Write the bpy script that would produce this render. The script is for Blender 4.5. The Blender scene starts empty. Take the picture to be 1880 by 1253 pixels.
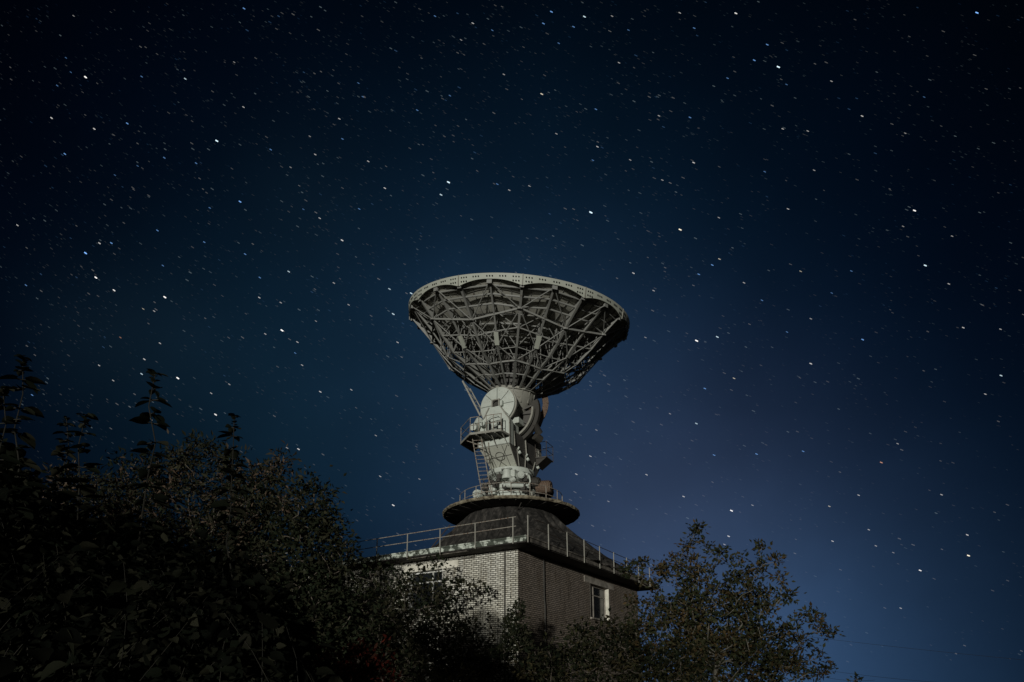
import bpy, math, random
import numpy as np
from mathutils import Vector as V
rnd = random.Random(7); rng = np.random.default_rng(7)
SC = bpy.context.scene; COL = SC.collection
R = math.radians
# ---------------------------------------------------------------- camera (a lens-shifted wide lens, tilted up 12.35 degrees)
FL, PY, PITCH = 1206.0, 1001.0, R(12.35)      # focal length and principal row in pixels of an 1880 px wide frame
cam = bpy.data.cameras.new('camera'); co = bpy.data.objects.new('camera', cam); COL.objects.link(co)
co.location = (0, 0, 0); co.rotation_euler = (R(90) + PITCH, 0, 0)
cam.sensor_width = 36; cam.lens = FL / 1880 * 36; cam.shift_y = (PY - 626.5) / 1880
cam.clip_start = .1; cam.clip_end = 6000
SC.camera = co
# ---------------------------------------------------------------- night sky lobes: town and air glow, lens falloff in the colours, plus added fill
W = bpy.data.worlds.new('World'); SC.world = W; W.use_nodes = True
nt = W.node_tree; nt.nodes.clear()
LOBES = [(30, (.37, .928, -.03), (.0160, .0445, .0990)), (12, (.2106, .9453, .2492), (0, .0073, .0262)), (30, (.2106, .9453, .2492), (.0068, .0012, 0)),
         (12, (.008, .896, .4441), (.0, .0041, .0085)), (30, (.008, .896, .4441), (.0070, .0158, .0278)),
         (12, (-.3386, .8736, .3496), (.0, .0009, .0080)), (30, (-.3386, .8736, .3496), (.0028, .0086, .0098)), (30, (.2092, .9737, .0904), (.0255, .0380, .0630)),
         (260, (-.452, .770, .452), (.0012, .0024, .0034)), (420, (-.53, .74, .42), (.0010, .0020, .0028)), (300, (-.27, .74, .62), (.0010, .0019, .0024)),
         (6, (.55, -.82, .12), (.075, .078, .084))]  # last lobe: added unseen glow behind the camera, fills the dark right sides
tc = nt.nodes.new('ShaderNodeTexCoord'); nz = nt.nodes.new('ShaderNodeVectorMath'); nz.operation = 'NORMALIZE'
nt.links.new(tc.outputs['Generated'], nz.inputs[0])
acc = None
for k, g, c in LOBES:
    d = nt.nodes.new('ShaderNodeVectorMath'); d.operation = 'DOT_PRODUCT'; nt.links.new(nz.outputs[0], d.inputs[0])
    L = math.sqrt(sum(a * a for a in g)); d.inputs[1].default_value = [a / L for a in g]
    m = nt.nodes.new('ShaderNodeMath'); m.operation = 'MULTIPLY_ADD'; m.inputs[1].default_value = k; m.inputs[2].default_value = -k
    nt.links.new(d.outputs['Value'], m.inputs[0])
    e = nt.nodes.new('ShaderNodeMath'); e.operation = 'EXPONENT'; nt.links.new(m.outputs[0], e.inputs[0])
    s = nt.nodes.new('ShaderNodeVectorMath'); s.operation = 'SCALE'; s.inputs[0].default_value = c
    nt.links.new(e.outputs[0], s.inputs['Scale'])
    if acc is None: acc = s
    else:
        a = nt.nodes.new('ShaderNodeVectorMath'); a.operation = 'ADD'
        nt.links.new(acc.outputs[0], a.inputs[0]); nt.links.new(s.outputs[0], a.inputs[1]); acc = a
# faint milky band: slow noise lifts the sky a little
no = nt.nodes.new('ShaderNodeTexNoise'); no.inputs['Scale'].default_value = 5; no.inputs['Detail'].default_value = 4
nt.links.new(nz.outputs[0], no.inputs['Vector'])
mr = nt.nodes.new('ShaderNodeMapRange'); mr.inputs[1].default_value = .3; mr.inputs[2].default_value = .75
mr.inputs[3].default_value = .88; mr.inputs[4].default_value = 1.14
nt.links.new(no.outputs[0], mr.inputs[0])
sc2 = nt.nodes.new('ShaderNodeVectorMath'); sc2.operation = 'SCALE'
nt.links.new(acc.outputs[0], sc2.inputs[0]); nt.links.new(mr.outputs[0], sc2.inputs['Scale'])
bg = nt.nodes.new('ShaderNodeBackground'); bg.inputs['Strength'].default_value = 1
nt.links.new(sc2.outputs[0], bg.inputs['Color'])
wo = nt.nodes.new('ShaderNodeOutputWorld'); nt.links.new(bg.outputs[0], wo.inputs[0])
# ---------------------------------------------------------------- low moon behind the camera, to the left
MOON_AZ, MOON_EL = 14, 3.2
ml = bpy.data.lights.new('moon', 'SUN'); ml.energy = 2.35; ml.angle = R(1.5); ml.color = (1.0, .99, .92)
mo = bpy.data.objects.new('moon', ml); COL.objects.link(mo)
ldir = V((math.sin(R(MOON_AZ)) * math.cos(R(MOON_EL)), math.cos(R(MOON_AZ)) * math.cos(R(MOON_EL)), -math.sin(R(MOON_EL))))
mo.rotation_euler = ldir.to_track_quat('-Z', 'Y').to_euler(); mo.location = (-20, -40, 20)
SC.view_settings.view_transform = 'Standard'; SC.view_settings.look = 'None'; SC.view_settings.exposure = 0; SC.view_settings.gamma = 1
SC.cycles.max_bounces = 4; SC.cycles.use_adaptive_sampling = True

GZ = -1.7                                             # ground level; the eye is 1.7 m above it
def at(x, y, Y):                                      # a point of the photograph at distance Y
    xv = (x - 940) / FL; yv = (PY - y) / FL
    yh = math.cos(PITCH) - yv * math.sin(PITCH); z = math.sin(PITCH) + yv * math.cos(PITCH)
    return V((xv / yh * Y, Y, z / yh * Y))
def atz(x, y, z):                                     # a point of the photograph at height z
    p = at(x, y, 1.0); return p * (z / p.z)
# ---------------------------------------------------------------- materials
def srgb(h):
    c = [int(h[i:i + 2], 16) / 255 for i in (0, 2, 4)]
    return tuple(a / 12.92 if a < .04045 else ((a + .055) / 1.055) ** 2.4 for a in c) + (1,)
class Mat:
    def __init__(s, name, rough=.7, metal=0.0):
        s.m = bpy.data.materials.new(name); s.m.use_nodes = True; s.t = s.m.node_tree; s.b = s.t.nodes['Principled BSDF']
        s.b.inputs['Roughness'].default_value = rough; s.b.inputs['Metallic'].default_value = metal
        s.b.inputs['Specular IOR Level'].default_value = .3
    def n(s, kind, **kw):
        x = s.t.nodes.new(kind)
        for k, v in kw.items():
            if hasattr(x, k): setattr(x, k, v)
            else: x.inputs[k].default_value = v
        return x
    def l(s, a, b): s.t.links.new(a, b)
    def coord(s, kind='Object'): return s.n('ShaderNodeTexCoord').outputs[kind]
    def noise(s, scale, detail=5, vec=None, rough=.6):
        x = s.n('ShaderNodeTexNoise'); x.inputs['Scale'].default_value = scale; x.inputs['Detail'].default_value = detail
        x.inputs['Roughness'].default_value = rough; s.l(vec if vec is not None else s.coord(), x.inputs['Vector']); return x.outputs[0]
    def ramp(s, fac, stops):
        x = s.n('ShaderNodeValToRGB'); e = x.color_ramp.elements
        while len(e) < len(stops): e.new(.5)
        for i, (p, c) in enumerate(stops): e[i].position = p; e[i].color = c if len(c) == 4 else (*c, 1)
        s.l(fac, x.inputs[0]); return x.outputs[0]
    def mix(s, f, a, b, mode='MIX'):
        x = s.n('ShaderNodeMix', data_type='RGBA', blend_type=mode)
        for i, v in ((0, f), (6, a), (7, b)):
            if hasattr(v, 'links'): s.l(v, x.inputs[i])
            else: x.inputs[i].default_value = v
        return x.outputs[2]
    def base(s, c):
        if hasattr(c, 'links'): s.l(c, s.b.inputs['Base Color'])
        else: s.b.inputs['Base Color'].default_value = c
        return s
    def bump(s, h, strength=.4, dist=.02):
        x = s.n('ShaderNodeBump'); x.inputs['Strength'].default_value = strength; x.inputs['Distance'].default_value = dist
        s.l(h, x.inputs['Height']); s.l(x.outputs[0], s.b.inputs['Normal']); return s
def painted(name, a, b, rust, scale=1.6, amount=.62, rough=.55):
    m = Mat(name, rough); n1 = m.noise(scale, 6); n2 = m.noise(scale * 7, 5)
    c = m.mix(n1, (*a, 1), (*b, 1)); f = m.ramp(n2, [(amount, (0, 0, 0)), (amount + .08, (1, 1, 1))])
    c = m.mix(f, c, (*rust, 1)); m.base(c); m.bump(n2, .15, .01); return m.m
M = {}
M['truss'] = painted('weathered truss paint', (.145, .146, .136), (.25, .25, .228), (.12, .09, .065), 1.1, .62)
M['panel'] = painted('weathered reflector back', (.34, .335, .29), (.50, .49, .42), (.13, .10, .07), .8, .60, .65)
M['rim'] = painted('pale rim paint', (.34, .355, .30), (.44, .455, .39), (.28, .22, .14), 2.0, .72)
M['pale'] = painted('pale green mount paint', (.33, .36, .325), (.55, .58, .52), (.18, .13, .085), 2.2, .61)
M['grey'] = painted('grey mount paint', (.20, .20, .17), (.30, .29, .25), (.10, .07, .045), 1.6, .60)
M['pale2'] = painted('lightened slope plate', (.40, .41, .35), (.54, .55, .47), (.24, .17, .11), 1.4, .64)  # lighter copy for the front slope, its brightness put into the colour
M['side'] = painted('shade-darkened side plates', (.060, .057, .052), (.105, .10, .09), (.05, .035, .025), 1.6, .60)  # shade of the head's right side is put into this dark tone
M['dark'] = painted('dark machinery', (.028, .027, .024), (.06, .056, .048), (.05, .03, .02), 3, .58)
M['rust'] = painted('rusty brown steel', (.10, .065, .045), (.17, .12, .085), (.05, .035, .025), 4, .5, .8)
M['rail'] = painted('rusty railing paint', (.19, .165, .13), (.36, .35, .30), (.13, .06, .035), 2.5, .52, .7)
M['raildark'] = painted('shade-darkened railing steel', (.03, .028, .025), (.06, .05, .04), (.05, .025, .015), 2.5, .52, .7)  # dark copy of the railing paint, the unlit look is in its colour
M['postpale'] = painted('pale post paint', (.26, .26, .22), (.36, .35, .31), (.2, .12, .07), 5, .58, .7)
m = Mat('black bolt holes', .9); M['black'] = m.base((.008, .008, .008, 1)).m
m = Mat('wheel seam', .9); M['seam'] = m.base((.09, .10, .085, 1)).m
def brick(name, light, dark, mortar):
    m = Mat(name, .85); sp = m.n('ShaderNodeSeparateXYZ'); m.l(m.coord(), sp.inputs[0])
    cb = m.n('ShaderNodeCombineXYZ'); ux = m.n('ShaderNodeMath', operation='SUBTRACT'); m.l(sp.outputs[0], ux.inputs[0]); m.l(sp.outputs[1], ux.inputs[1]); m.l(ux.outputs[0], cb.inputs[0]); m.l(sp.outputs[2], cb.inputs[1])
    wob = m.n('ShaderNodeTexNoise'); wob.inputs['Scale'].default_value = 1.3; m.l(m.coord(), wob.inputs['Vector'])
    ad = m.n('ShaderNodeVectorMath', operation='MULTIPLY_ADD'); m.l(wob.outputs[1], ad.inputs[0]); ad.inputs[1].default_value = (.02, .03, 0); m.l(cb.outputs[0], ad.inputs[2])
    bt = m.n('ShaderNodeTexBrick'); m.l(ad.outputs[0], bt.inputs['Vector'])
    bt.inputs['Scale'].default_value = 1; bt.inputs['Brick Width'].default_value = .252; bt.inputs['Row Height'].default_value = .087
    bt.inputs['Mortar Size'].default_value = .0150; bt.inputs['Mortar Smooth'].default_value = .25; bt.inputs['Bias'].default_value = .1
    bt.inputs['Color1'].default_value = (*light, 1); bt.inputs['Color2'].default_value = (*dark, 1); bt.inputs['Mortar'].default_value = (*mortar, 1)
    st = m.noise(.55, 6); c = m.mix(m.ramp(st, [(.35, (0, 0, 0)), (.75, (1, 1, 1))]), bt.outputs[0], m.mix(1.0, bt.outputs[0], (.70, .67, .60, 1), 'MULTIPLY'))
    st2 = m.noise(7, 4); c = m.mix(m.ramp(st2, [(.42, (.62, .60, .55)), (.6, (1, 1, 1))]), (0, 0, 0, 1), c) if False else m.mix(1.0, c, m.ramp(st2, [(.3, (.7, .68, .64)), (.6, (1.05, 1.05, 1.05))]), 'MULTIPLY')
    mp = m.n('ShaderNodeMapping'); mp.inputs['Scale'].default_value = (3.5, 3.5, .35); m.l(m.coord(), mp.inputs[0])
    dr = m.noise(1.6, 4, mp.outputs[0]); c = m.mix(1.0, c, m.ramp(dr, [(.34, (.60, .57, .52)), (.47, (1, 1, 1))]), 'MULTIPLY')
    m.base(c); inv = m.n('ShaderNodeMath', operation='SUBTRACT'); inv.inputs[0].default_value = 1; m.l(bt.outputs[1], inv.inputs[1])
    m.bump(inv.outputs[0], 1.0, .02); return m.m
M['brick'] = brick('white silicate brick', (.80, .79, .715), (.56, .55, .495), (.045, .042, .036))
M['brick_shaded'] = brick('dirty shade-darkened silicate brick', (.33, .275, .23), (.235, .198, .168), (.045, .04, .035))  # dirtier brick, with the right wall's shade also put into its colour
def mk(name, ca, cb_, scale, rough=.85, p=(.4, .6), bs=.4, bd=.02):
    m = Mat(name, rough); n = m.noise(scale, 6); m.base(m.ramp(n, [(p[0], ca), (p[1], cb_)])); m.bump(n, bs, bd); return m.m
M['fascia'] = mk('peeling fascia paint', (.06, .07, .055), (.50, .54, .47), 3.2, .8, (.46, .56))
M['fascia_dark'] = mk('dark fascia concrete', (.045, .04, .035), (.20, .18, .15), 2.6, .85, (.38, .66))  # darker blotched tone for the right fascia and the loose board
M['soffit'] = mk('dark soffit boards', (.02, .018, .016), (.05, .045, .04), 2.0)
M['felt'] = mk('black roofing felt', (.011, .011, .0105), (.038, .036, .034), 2.3, .85, (.35, .68), .8, .06)
m = Mat('black roofing felt streaked', .85); mp = m.n('ShaderNodeMapping'); mp.inputs['Scale'].default_value = (2.6, 2.6, .45); m.l(m.coord(), mp.inputs[0])
fn = m.noise(1.7, 6, mp.outputs[0], .7); m.base(m.ramp(fn, [(.36, (.008, .0075, .007)), (.52, (.026, .024, .021)), (.68, (.075, .068, .06))])); m.bump(fn, .9, .08); M['felt_skirt'] = m.m  # dirt streaks that also put fold shade into the felt's colour
M['lintel'] = mk('painted concrete lintel', (.50, .48, .40), (.66, .63, .54), 2.5)
M['lintel_dark'] = mk('dark concrete lintel', (.17, .155, .13), (.30, .27, .23), 2.5)  # darker tone for the sills and the right window's lintel and frame
M['jamb'] = mk('flaking white reveal', (.35, .35, .32), (.72, .72, .68), 5)
M['deck'] = mk('mossy rusty deck edge', (.07, .055, .035), (.27, .24, .17), 4, .9, (.4, .62))
m = Mat('dark window glass', .15); m.b.inputs['Specular IOR Level'].default_value = .6; M['glass'] = m.base((.012, .014, .016, 1)).m
M['ground'] = mk('dark rough grass ground', (.018, .022, .010), (.045, .045, .022), .9)
M['bark'] = mk('grey brown bark', (.05, .042, .032), (.12, .10, .08), 8)
M['barkpale'] = mk('pale bark', (.06, .055, .042), (.13, .12, .095), 8)
M['stemdark'] = mk('green brown stem', (.008, .008, .006), (.02, .018, .012), 8)
def leafmat(name, rough=.8, spec=.07):
    m = Mat(name, rough); a = m.n('ShaderNodeAttribute', attribute_name='leaf_colour'); m.l(a.outputs['Color'], m.b.inputs['Base Color'])
    m.b.inputs['Specular IOR Level'].default_value = spec
    tr = m.n('ShaderNodeBsdfTranslucent'); m.l(a.outputs['Color'], tr.inputs[0])
    mx = m.n('ShaderNodeMixShader'); mx.inputs[0].default_value = .18
    m.l(m.b.outputs[0], mx.inputs[1]); m.l(tr.outputs[0], mx.inputs[2]); m.l(mx.outputs[0], m.t.nodes['Material Output'].inputs[0]); return m.m
M['leaf'] = leafmat('leaf surface')
m = Mat('star light'); at_ = m.n('ShaderNodeAttribute', attribute_name='star_colour'); em = m.n('ShaderNodeEmission'); em.inputs[1].default_value = 1
tb = m.n('ShaderNodeBsdfTransparent'); ad = m.n('ShaderNodeAddShader'); m.l(em.outputs[0], ad.inputs[0]); m.l(tb.outputs[0], ad.inputs[1])
m.l(at_.outputs['Color'], em.inputs[0]); m.l(ad.outputs[0], m.t.nodes['Material Output'].inputs[0]); M['star'] = m.m
try: m.m.cycles.emission_sampling = 'NONE'
except Exception: pass
# ---------------------------------------------------------------- mesh building
def tag(o, label=None, cat=None, group=None, kind=None):
    for k, v in (('label', label), ('category', cat), ('group', group), ('kind', kind)):
        if v: o[k] = v
    return o
ORG = {}
def empty(name, loc, label, cat, group=None):
    o = bpy.data.objects.new(name, None); COL.objects.link(o); o.location = loc; o.empty_display_size = .3
    ORG[o.name] = V(loc); return tag(o, label, cat, group)
def org(o):
    while o.parent: o = o.parent
    return ORG.get(o.name, V((0, 0, 0)))
class MB:
    def __init__(s): s.v = []; s.f = []; s.mi = []; s.cur = 0
    def add(s, vs, fs):
        b = len(s.v); s.v += [tuple(x) for x in vs]; s.f += [tuple(i + b for i in f) for f in fs]; s.mi += [s.cur] * len(fs); return s
    def box(s, c, ex, ey, ez):                        # centre and three half-extent vectors
        c = V(c); ex = V(ex); ey = V(ey); ez = V(ez)
        vs = [c + i * ex + j * ey + k * ez for k in (-1, 1) for j in (-1, 1) for i in (-1, 1)]
        return s.add(vs, [(0, 2, 3, 1), (4, 5, 7, 6), (0, 1, 5, 4), (2, 6, 7, 3), (0, 4, 6, 2), (1, 3, 7, 5)])
    def beam(s, p, q, w, d, up=(0, 0, 1)):
        p = V(p); q = V(q); a = q - p
        if a.length < 1e-5: return s
        x = a.cross(V(up))
        if x.length < 1e-4: x = a.cross(V((1, 0, 0)))
        x.normalize(); y = x.cross(a).normalized()
        return s.box((p + q) / 2, a / 2, x * w / 2, y * d / 2)
    def tube(s, p, q, r, n=6, r2=None, caps=True):
        p = V(p); q = V(q); a = (q - p)
        if a.length < 1e-6: return s
        a.normalize(); r2 = float(r if r2 is None else r2); r = float(r)
        x = a.orthogonal().normalized(); y = a.cross(x)
        vs = []
        for c, rr in ((p, r), (q, r2)):
            for i in range(n):
                t = 2 * math.pi * i / n; vs.append(c + rr * (math.cos(t) * x + math.sin(t) * y))
        fs = [(i, (i + 1) % n, n + (i + 1) % n, n + i) for i in range(n)]
        if caps: fs += [tuple(range(n - 1, -1, -1)), tuple(range(n, 2 * n))]
        return s.add(vs, fs)
    def path(s, pts, r, n=5, closed=False):
        k = len(pts)
        for i in range(k if closed else k - 1): s.tube(pts[i], pts[(i + 1) % k], r if not isinstance(r, (list, tuple)) else r[i], n, None if not isinstance(r, (list, tuple)) else r[(i + 1) % k])
        return s
    def lathe(s, o, ax, prof, n=48, x=None):          # profile of (radius, height) about axis
        o = V(o); ax = V(ax).normalized(); x = V(x).normalized() if x is not None else ax.orthogonal().normalized(); y = ax.cross(x)
        vs = []
        for r, h in prof:
            r = float(r); h = float(h)
            for i in range(n):
                t = 2 * math.pi * i / n; vs.append(o + ax * h + r * (math.cos(t) * x + math.sin(t) * y))
        fs = [(j * n + i, j * n + (i + 1) % n, (j + 1) * n + (i + 1) % n, (j + 1) * n + i) for j in range(len(prof) - 1) for i in range(n)]
        return s.add(vs, fs)
    def cyl(s, o, ax, r, h0, h1, n=32):
        s.lathe(o, ax, [(.001, h0), (r, h0), (r, h1), (.001, h1)], n); return s
    def prism(s, poly, d):                            # polygon extruded along vector d
        n = len(poly); d = V(d); vs = [V(p) for p in poly] + [V(p) + d for p in poly]
        return s.add(vs, [tuple(range(n)), tuple(range(2 * n - 1, n - 1, -1))] + [(i, n + i, n + (i + 1) % n, (i + 1) % n) for i in range(n)])
    def build(s, name, mats, parent=None, smooth=False, loc=None):
        if not isinstance(mats, (list, tuple)): mats = [mats]
        o0 = org(parent) if parent else (V(loc) if loc is not None else V((0, 0, 0)))
        me = bpy.data.meshes.new(name); me.from_pydata([(x - o0.x, y - o0.y, z - o0.z) for x, y, z in s.v], [], s.f)
        for m_ in mats: me.materials.append(M[m_] if isinstance(m_, str) else m_)
        me.polygons.foreach_set('material_index', s.mi)
        me.polygons.foreach_set('use_smooth', [smooth] * len(me.polygons))
        o = bpy.data.objects.new(name, me); COL.objects.link(o)
        if parent: o.parent = parent
        else: o.location = o0; ORG[o.name] = o0
        if not smooth:
            pass
        else:
            try: me.set_sharp_from_angle(angle=R(40))
            except Exception: pass
        return o
# ================================================================ ground and sky stars
g = MB(); g.add([(-900, -300, GZ), (900, -300, GZ), (900, 1500, GZ), (-900, 1500, GZ)], [(0, 1, 2, 3)])
tag(g.build('ground', 'ground'), kind='structure')

BR = """157 142 3 w;448 16 2 b;398 259 3 c;340 145 2 c;233.6 227 2 b;94.5 217 2 w;173 237 2 w;440.7 370.6 2.4 b;119 283 2 b;447 197 1.6 w;260 141 1.5 b;130 133 1.2 b;105 157.5 1.4 b;121 106.5 1.2 b;135 29.5 1.2 w;301.6 290 1.6 b;360 300 1.6 b;385 382 1.4 b;32 414 1.7 w;497 275 1.6 b;578.7 284 1.6 w;430 114.6 1.2 w;623 218.5 1.6 w;568.7 250.6 1.2 w;533.5 307.6 1.2 w;211 322 1.2 b;252.7 305 1.2 b;587 401 1.6 w;557 384.7 1.2 b;823.4 335 3 c;809.7 358 2.2 c;1084.8 390.4 3.6 c;994.6 173 2.2 y;1073 31 2.4 c;1012.4 22 2.2 b;997.7 43.6 1.9 b;868 43 1.7 w;1053 49.6 1.7 b;1025.8 79.8 1.4 b;1123.7 30 1.4 w;1153.8 55.6 1.3 b;1136.4 115.6 1.5 w;798.6 30 1.5 b;903.8 56 1.4 b;925 137 1.4 w;826 176 1.4 b;766 202.7 1.5 b;1094 201 1.6 b;1096.9 269.8 1.7 w;1157 294 1.4 w;1088.5 294.6 1.4 b;706.5 345.8 1.8 w;676 296.6 1.6 w;659.5 384 1.5 b;913 338.5 1.5 b;935 349.5 1.5 w;972 342 1.4 w;1216 331 1.4 w;1209.8 213 1.5 w;846.5 73.7 1.3 w;666 178 1.3 b;658 153 1.3 b;628.7 255.4 1.5 b;1021.5 246 1.4 w;1793.6 23.8 3.2 b;1429 123.3 3.3 c;1351 24.8 2.4 w;1582.8 213.5 1.9 w;1679 387 2.8 w;1408.6 82.4 1.9 b;1384.8 111 2 b;1274.5 52 1.6 b;1335.8 144 1.5 b;1444 155.5 1.3 b;1526.5 149.5 1.5 w;1437 237 1.6 w;1483 241 1.5 w;1273.5 299 1.9 w;1266.8 216 1.7 b;1446.8 384 1.6 w;1494.7 313 1.4 w;1696.7 178.6 1.2 b;1662 245 1.3 w;1404 315.7 1.4 b;1248 24 1.6 w;1658 416 1.3 w;1319.8 400 1.4 w;157 465 3.1 b;176 510 2.8 w;302.6 546 2.9 w;209.4 533.4 2.4 w;204.4 446.6 2 b;182.6 447 1.9 w;289 423.5 1.7 b;299 488 1.5 b;375 445 1.6 b;450 467 1.7 b;477 510 1.6 b;530 499 1.9 c;476 546.8 1.7 w;517.7 607 3 w;47.6 524 1.6 b;260 687 2 c;326.4 694.6 3 w;395.8 761.6 2.5 w;265 660 1.8 w;182 671.4 1.6 w;293.6 630.6 1.6 w;554.6 670.8 1.5 w;588 719.7 1.8 w;546 628.5 1.6 w;541.9 648.6 1.4 b;487 613.5 1.5 w;59 725.7 1.7 b;515.4 556 1.5 w;387.7 722.4 1.5 w;307.6 781 1.7 c;277.5 771 1.6 w;283 571.6 1.5 w;263 567.6 1.4 y;221 620 1.3 r;207.8 699 1.5 w;613 520 1.5 w;628 441.6 2.1 w;421 706 1.4 w;1248.7 422 2.8 y;1279 626 3 w;1317 619 2.2 c;1698.8 487.8 2.7 c;1583.8 623.9 2.1 b;1488.6 668 2 w;1347.6 695 1.7 y;1294 713.7 1.8 b;1837.8 689.9 2.2 c;1278.5 778 1.9 c;1307.7 487 1.9 b;1282.9 504 1.8 b;1320.8 476 1.7 y;1768.5 602 1.8 w;1742 521.6 1.6 w;1836.8 604.8 1.5 w;1469.9 498.5 1.5 y;1563 498 1.4 b;1366 519.6 1.5 w;1399 551.8 1.5 b;1488.6 585.6 1.4 w;1809 724 1.6 w;1445 610 1.4 b;1748 434 1.4 w;1527 538.4 1.3 b;1343 938 2.6 w;1778 1020.5 2.8 y;1689.4 1047.7 2.4 w;1775.9 982.5 1.9 w;1389 834 1.8 b;1474.5 829 1.7 b;1311 836 1.7 b;1618 849.5 1.9 r;1522.6 930 1.6 y;1337.7 985 1.9 w;1389.6 1003 1.7 w;1528.5 994 1.7 w;1595 973 1.5 w;1576.4 909.6 1.6 w;1728.6 908.7 1.6 w;1653.6 1117 1.5 w;1608 1002.6 1.4 w;1648 815 1.4 w;1381.5 928 1.3 w;722 577 2.2 c;755 539 2.2 c;715 531 1.9 c;730 629 1.6 w;645 716 1.5 w;722 928 2.2 w;698 875 1.5 w;1200 534 1.5 w;1163 502 1.8 w;1084 838 1.6 w;1058 871 1.6 w;1187 872 1.6 w;1255 912 1.7 w;1117 921 1.2 w;1095 790 1.2 w;548 825 2.0 w;527 823 1.6 w;1330 1000 1.4 w;1640 1015 1.2 w;1185 620 1.2 w;1230 760 1.2 w;690 800 1.3 w;770 880 1.2 w;640 560 1.4 w;580 590 1.2 w"""
HUE = {'w': (1, .97, .93), 'b': (.22, .48, 1), 'c': (.72, .92, 1), 'y': (1, .9, .68), 'r': (1, .5, .3)}
stars = []
for s_ in BR.split(';'):
    x, y, b, h = s_.split(); b = float(b)
    stars.append((float(x), float(y), 3.8 + b * .8, .7 + b * .48, min(1.15, .88 * (b / 2.5) ** 1.9), HUE[h]))
for i in range(18000):
    x = rnd.uniform(-120, 2000); y = rnd.uniform(-90, 1215)
    dens = .52 + .48 * math.exp(-((y - (560 - (x - 160) * .85)) / 240) ** 2 / 2) + .2 * math.exp(-((x - 1000) / 330) ** 2)
    dens *= .55 + .9 * max(0, math.sin(x * .021 + 2 * math.sin(y * .013)) * math.sin(y * .017 + 1.5 * math.sin(x * .009)) + .35)
    if x > 1650: dens *= .75
    if y > 750: dens *= .65
    if rnd.random() > dens: continue
    b = rnd.random() ** 5
    h = rnd.choice(['w', 'w', 'c', 'c', 'w', 'b' if y < 700 else 'w', 'c'])
    stars.append((x, y, rnd.uniform(3.4, 6.4) + 1.0 * b, 1.0 + .5 * b, .003 + .08 * b ** 2.1 + rnd.random() ** 3 * .020, HUE[h]))
sv = []; sf = []; scol = []
RS = 2500.0
for x, y, L, w_, b, h in stars:
    a = R(36 - 16 * min(1, max(0, x / 1880)) + rnd.uniform(-1, 1)); dx, dy = math.cos(a), math.sin(a)
    L *= .5; hw = w_ * .5
    base = len(sv)
    for u, v_ in ((-L, 0), (-L * .75, -hw), (L * .75, -hw), (L, 0), (L * .75, hw), (-L * .75, hw)):
        sv.append(tuple(at(x + u * dx - v_ * dy, y + u * dy + v_ * dx, 1).normalized() * RS)); scol.append((h[0] * b, h[1] * b, h[2] * b, 1))
    sf.append(tuple(range(base, base + 6)))
me = bpy.data.meshes.new('sky'); me.from_pydata(sv, [], sf); me.materials.append(M['star'])
ca = me.color_attributes.new('star_colour', 'FLOAT_COLOR', 'POINT'); ca.data.foreach_set('color', np.array(scol, dtype=np.float32).ravel())
so = bpy.data.objects.new('sky', me); COL.objects.link(so); tag(so, kind='structure')

# ================================================================ brick building
uL = V((-.8485, .529, 0)); vR = V((.529, .8485, 0)); Z = V((0, 0, 1)); Cn = V((.25, 27, 0))
def BP(a, b, z): return Cn + a * uL + b * vR + V((0, 0, z))        # a along the left wall, b along the right wall
LA, LB, WT = 14.5, 13.5, 5.74
bld = empty('brick_building', tuple(BP(0, 0, GZ)), 'square white brick building with railed flat roof under the dish', 'building')
ORG[bld.name] = BP(0, 0, GZ)
def wall_panel(name, along, length, inward, mat, wins, o):
    # local frame of the wall: x along it, z up; a mesh with its own rotation so the brick courses follow it
    w = MB(); xs = [0] + [v for a_, b_, _, _ in wins for v in (a_, b_)] + [length]
    def slab(x0, x1, z0, z1):
        w.box(((x0 + x1) / 2, -.2, (z0 + z1) / 2), ((x1 - x0) / 2, 0, 0), (0, .2, 0), (0, 0, (z1 - z0) / 2))
    for i in range(0, len(xs) - 1, 2): slab(xs[i], xs[i + 1], 0, WT - GZ)
    for a_, b_, z0, z1 in wins: slab(a_, b_, 0, z0 - GZ); slab(a_, b_, z1 - GZ, WT - GZ)
    me = bpy.data.meshes.new(name); me.from_pydata(w.v, [], w.f); me.materials.append(M[mat])
    ob = bpy.data.objects.new(name, me); COL.objects.link(ob); ob.parent = bld
    from mathutils import Matrix
    y = -inward
    mt = Matrix.Identity(4)
    for r_ in range(3): mt[r_][0] = along[r_]; mt[r_][1] = y[r_]; mt[r_][2] = Z[r_]; mt[r_][3] = (o - ORG[bld.name])[r_]
    ob.matrix_parent_inverse = Matrix.Identity(4); ob.matrix_basis = mt; return ob
WL = (3.97, 5.95, 3.5, 5.27); WR = (6.98, 9.32, 3.5, 5.22)
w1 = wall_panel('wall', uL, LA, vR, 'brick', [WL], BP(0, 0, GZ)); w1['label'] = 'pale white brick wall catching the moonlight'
w2 = wall_panel('wall', vR, LB - .003, uL, 'brick_shaded', [(WR[0] - .003, WR[1] - .003, WR[2], WR[3])], BP(-.003, .003, GZ)); w2['label'] = 'dirty brown brick wall, shade darkened into its colour'
w3 = wall_panel('wall', uL, LA - .4, -vR, 'brick_shaded', [], BP(.4, LB - .002, GZ))
w4 = wall_panel('wall', vR, LB - .8, -uL, 'brick_shaded', [], BP(LA, .4, GZ))
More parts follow.
